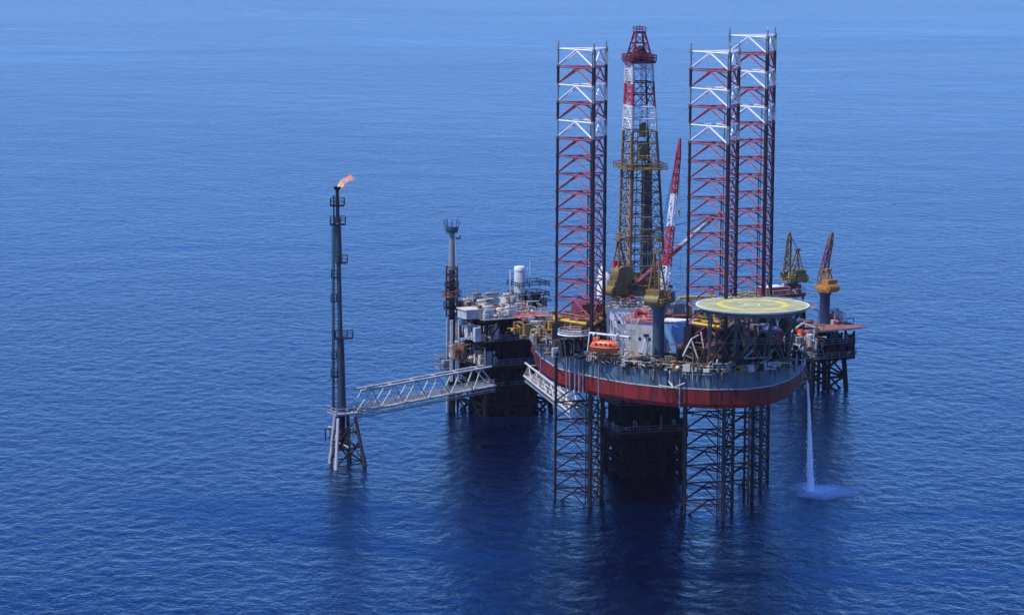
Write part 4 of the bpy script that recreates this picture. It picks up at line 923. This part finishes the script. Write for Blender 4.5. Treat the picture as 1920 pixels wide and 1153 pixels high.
# ------------------------------------------------------------------ water jet and foam
def spray_mat(name, alpha, col=(.97, .97, .97), scale=(2, 2, .15), lo=.3, hi=.7, radial=False):
    m = bpy.data.materials.new(name); m.use_nodes = True; N = m.node_tree.nodes; L = m.node_tree.links
    b = N['Principled BSDF']; b.inputs['Base Color'].default_value = (*col, 1); b.inputs['Roughness'].default_value = .9
    tc = N.new('ShaderNodeTexCoord'); mp = N.new('ShaderNodeMapping'); mp.inputs['Scale'].default_value = scale; L.new(tc.outputs['Object'], mp.inputs[0])
    n = N.new('ShaderNodeTexNoise'); n.inputs['Scale'].default_value = 1.5; n.inputs['Detail'].default_value = 7; n.inputs['Roughness'].default_value = .65; L.new(mp.outputs[0], n.inputs[0])
    mr = N.new('ShaderNodeMapRange'); mr.inputs[1].default_value = lo; mr.inputs[2].default_value = hi; mr.inputs[4].default_value = alpha; L.new(n.outputs['Fac'], mr.inputs[0])
    out = mr.outputs[0]
    if radial:
        g = N.new('ShaderNodeAttribute'); g.attribute_name = 'foam_cover'
        ml = N.new('ShaderNodeMath'); ml.operation = 'MULTIPLY'; L.new(out, ml.inputs[0]); L.new(g.outputs['Fac'], ml.inputs[1]); out = ml.outputs[0]
    L.new(out, b.inputs['Alpha']); return m
jt = P(1512, 713, 611); jb_ = G(1519, 920, 0)
b = MB(); vs = []; ns, nr = 40, 10
for i in range(ns+1):
    u = i/ns; zz_ = jt.z*(1-u**1.0); k = math.sqrt(u); c_ = V((jt.x+(jb_.x-jt.x)*k, jt.y+(jb_.y-jt.y)*k, zz_)); r_ = .2+.55*u**1.4
    for j in range(nr): a = 2*math.pi*j/nr; q = 1+.18*math.sin(j*3.1+i*.9); vs.append((c_.x+math.cos(a)*r_*q, c_.y+math.sin(a)*r_*q, c_.z))
b.add(vs, [(i*nr+j, i*nr+(j+1) % nr, (i+1)*nr+(j+1) % nr, (i+1)*nr+j) for i in range(ns) for j in range(nr)], 0, True)
dg = random.Random(9)
for i in range(1500):
    u = dg.random()**.6; zz_ = jt.z*(1-u); k = math.sqrt(u); c_ = V((jt.x+(jb_.x-jt.x)*k, jt.y+(jb_.y-jt.y)*k, zz_)); rr_ = (.1+1.2*u**1.5)*dg.gauss(0, .55)
    a = dg.uniform(0, 6.28); c_ += V((math.cos(a)*rr_, math.sin(a)*rr_, 0)); e_ = dg.uniform(.03, .09)
    b.add([c_+V((e_, 0, -e_)), c_+V((-e_, e_, -e_)), c_+V((-e_, -e_, -e_)), c_+V((0, 0, e_*3))], [(0, 1, 3), (1, 2, 3), (2, 0, 3), (0, 2, 1)], 1)
tag(b.build('water_jet', [spray_mat('falling_water', 1.0, col=(.97, .97, .97), lo=.2, hi=.42), mat('spray_drops', (.95, .96, 1), .8, .02)]), 'thin white stream of water falling from the right end of the hull into the sea', 'water jet')
def foam(name, px0, px1, py0, py1, z, alpha, label):
    A, B_ = G(px0, (py0+py1)/2, 0), G(px1, (py0+py1)/2, 0); F, K = G((px0+px1)/2, py1, 0), G((px0+px1)/2, py0, 0)
    c_ = (A+B_)/2; rx = (B_.x-A.x)/2; ry = (K.y-F.y)/2; vs = [(c_.x, (F.y+K.y)/2, z)]; dn = [1.0]; nr, na = 10, 48
    for i in range(1, nr+1):
        for j in range(na):
            a = 2*math.pi*j/na; q = i/nr*(1+.12*math.sin(3*a+1)+.08*math.sin(7*a)); vs.append((c_.x+math.cos(a)*rx*q, (F.y+K.y)/2+math.sin(a)*ry*q, z)); dn.append((1-i/nr)**.45)
    fs = [(0, 1+j, 1+(j+1) % na) for j in range(na)]+[(1+(i-1)*na+j, 1+i*na+j, 1+i*na+(j+1) % na, 1+(i-1)*na+(j+1) % na) for i in range(1, nr) for j in range(na)]
    q = MB(); q.add(vs, fs); o = q.build(name, spray_mat(name+'_white', alpha, scale=(.5, .3, 1), lo=.2, hi=.45, radial=True))
    at = o.data.attributes.new('foam_cover', 'FLOAT', 'POINT'); at.data.foreach_set('value', dn); return tag(o, label, 'foam', kind='stuff')
foam('foam_patch', 1475, 1610, 905, 937, 0.10, 1.1, 'faint wide patch of foam spreading on the sea round the falling water')
foam('splash_foam', 1500, 1570, 910, 927, .16, 3.0, 'bright white foam where the falling water hits the sea')

# ------------------------------------------------------------------ sea air
HAZE = .000022
hz = MB(); hz.box((0, 1900, -1.5), (4200, 4200, 134.0)); hm = bpy.data.materials.new('sea_haze'); hm.use_nodes = True; hn = hm.node_tree; hn.nodes.clear()
ho = hn.nodes.new('ShaderNodeOutputMaterial'); pv = hn.nodes.new('ShaderNodeVolumePrincipled'); pv.inputs['Density'].default_value = HAZE
pv.inputs['Color'].default_value = (.95, .86, 1.0, 1); hn.links.new(pv.outputs[0], ho.inputs['Volume'])
tag(hz.build('haze', hm), 'pale blue sea haze that lightens the far water', 'haze', kind='stuff')

# internal helper values are not part of the scene description
for o in scn.objects:
    if o.get('_abs') is not None: del o['_abs']
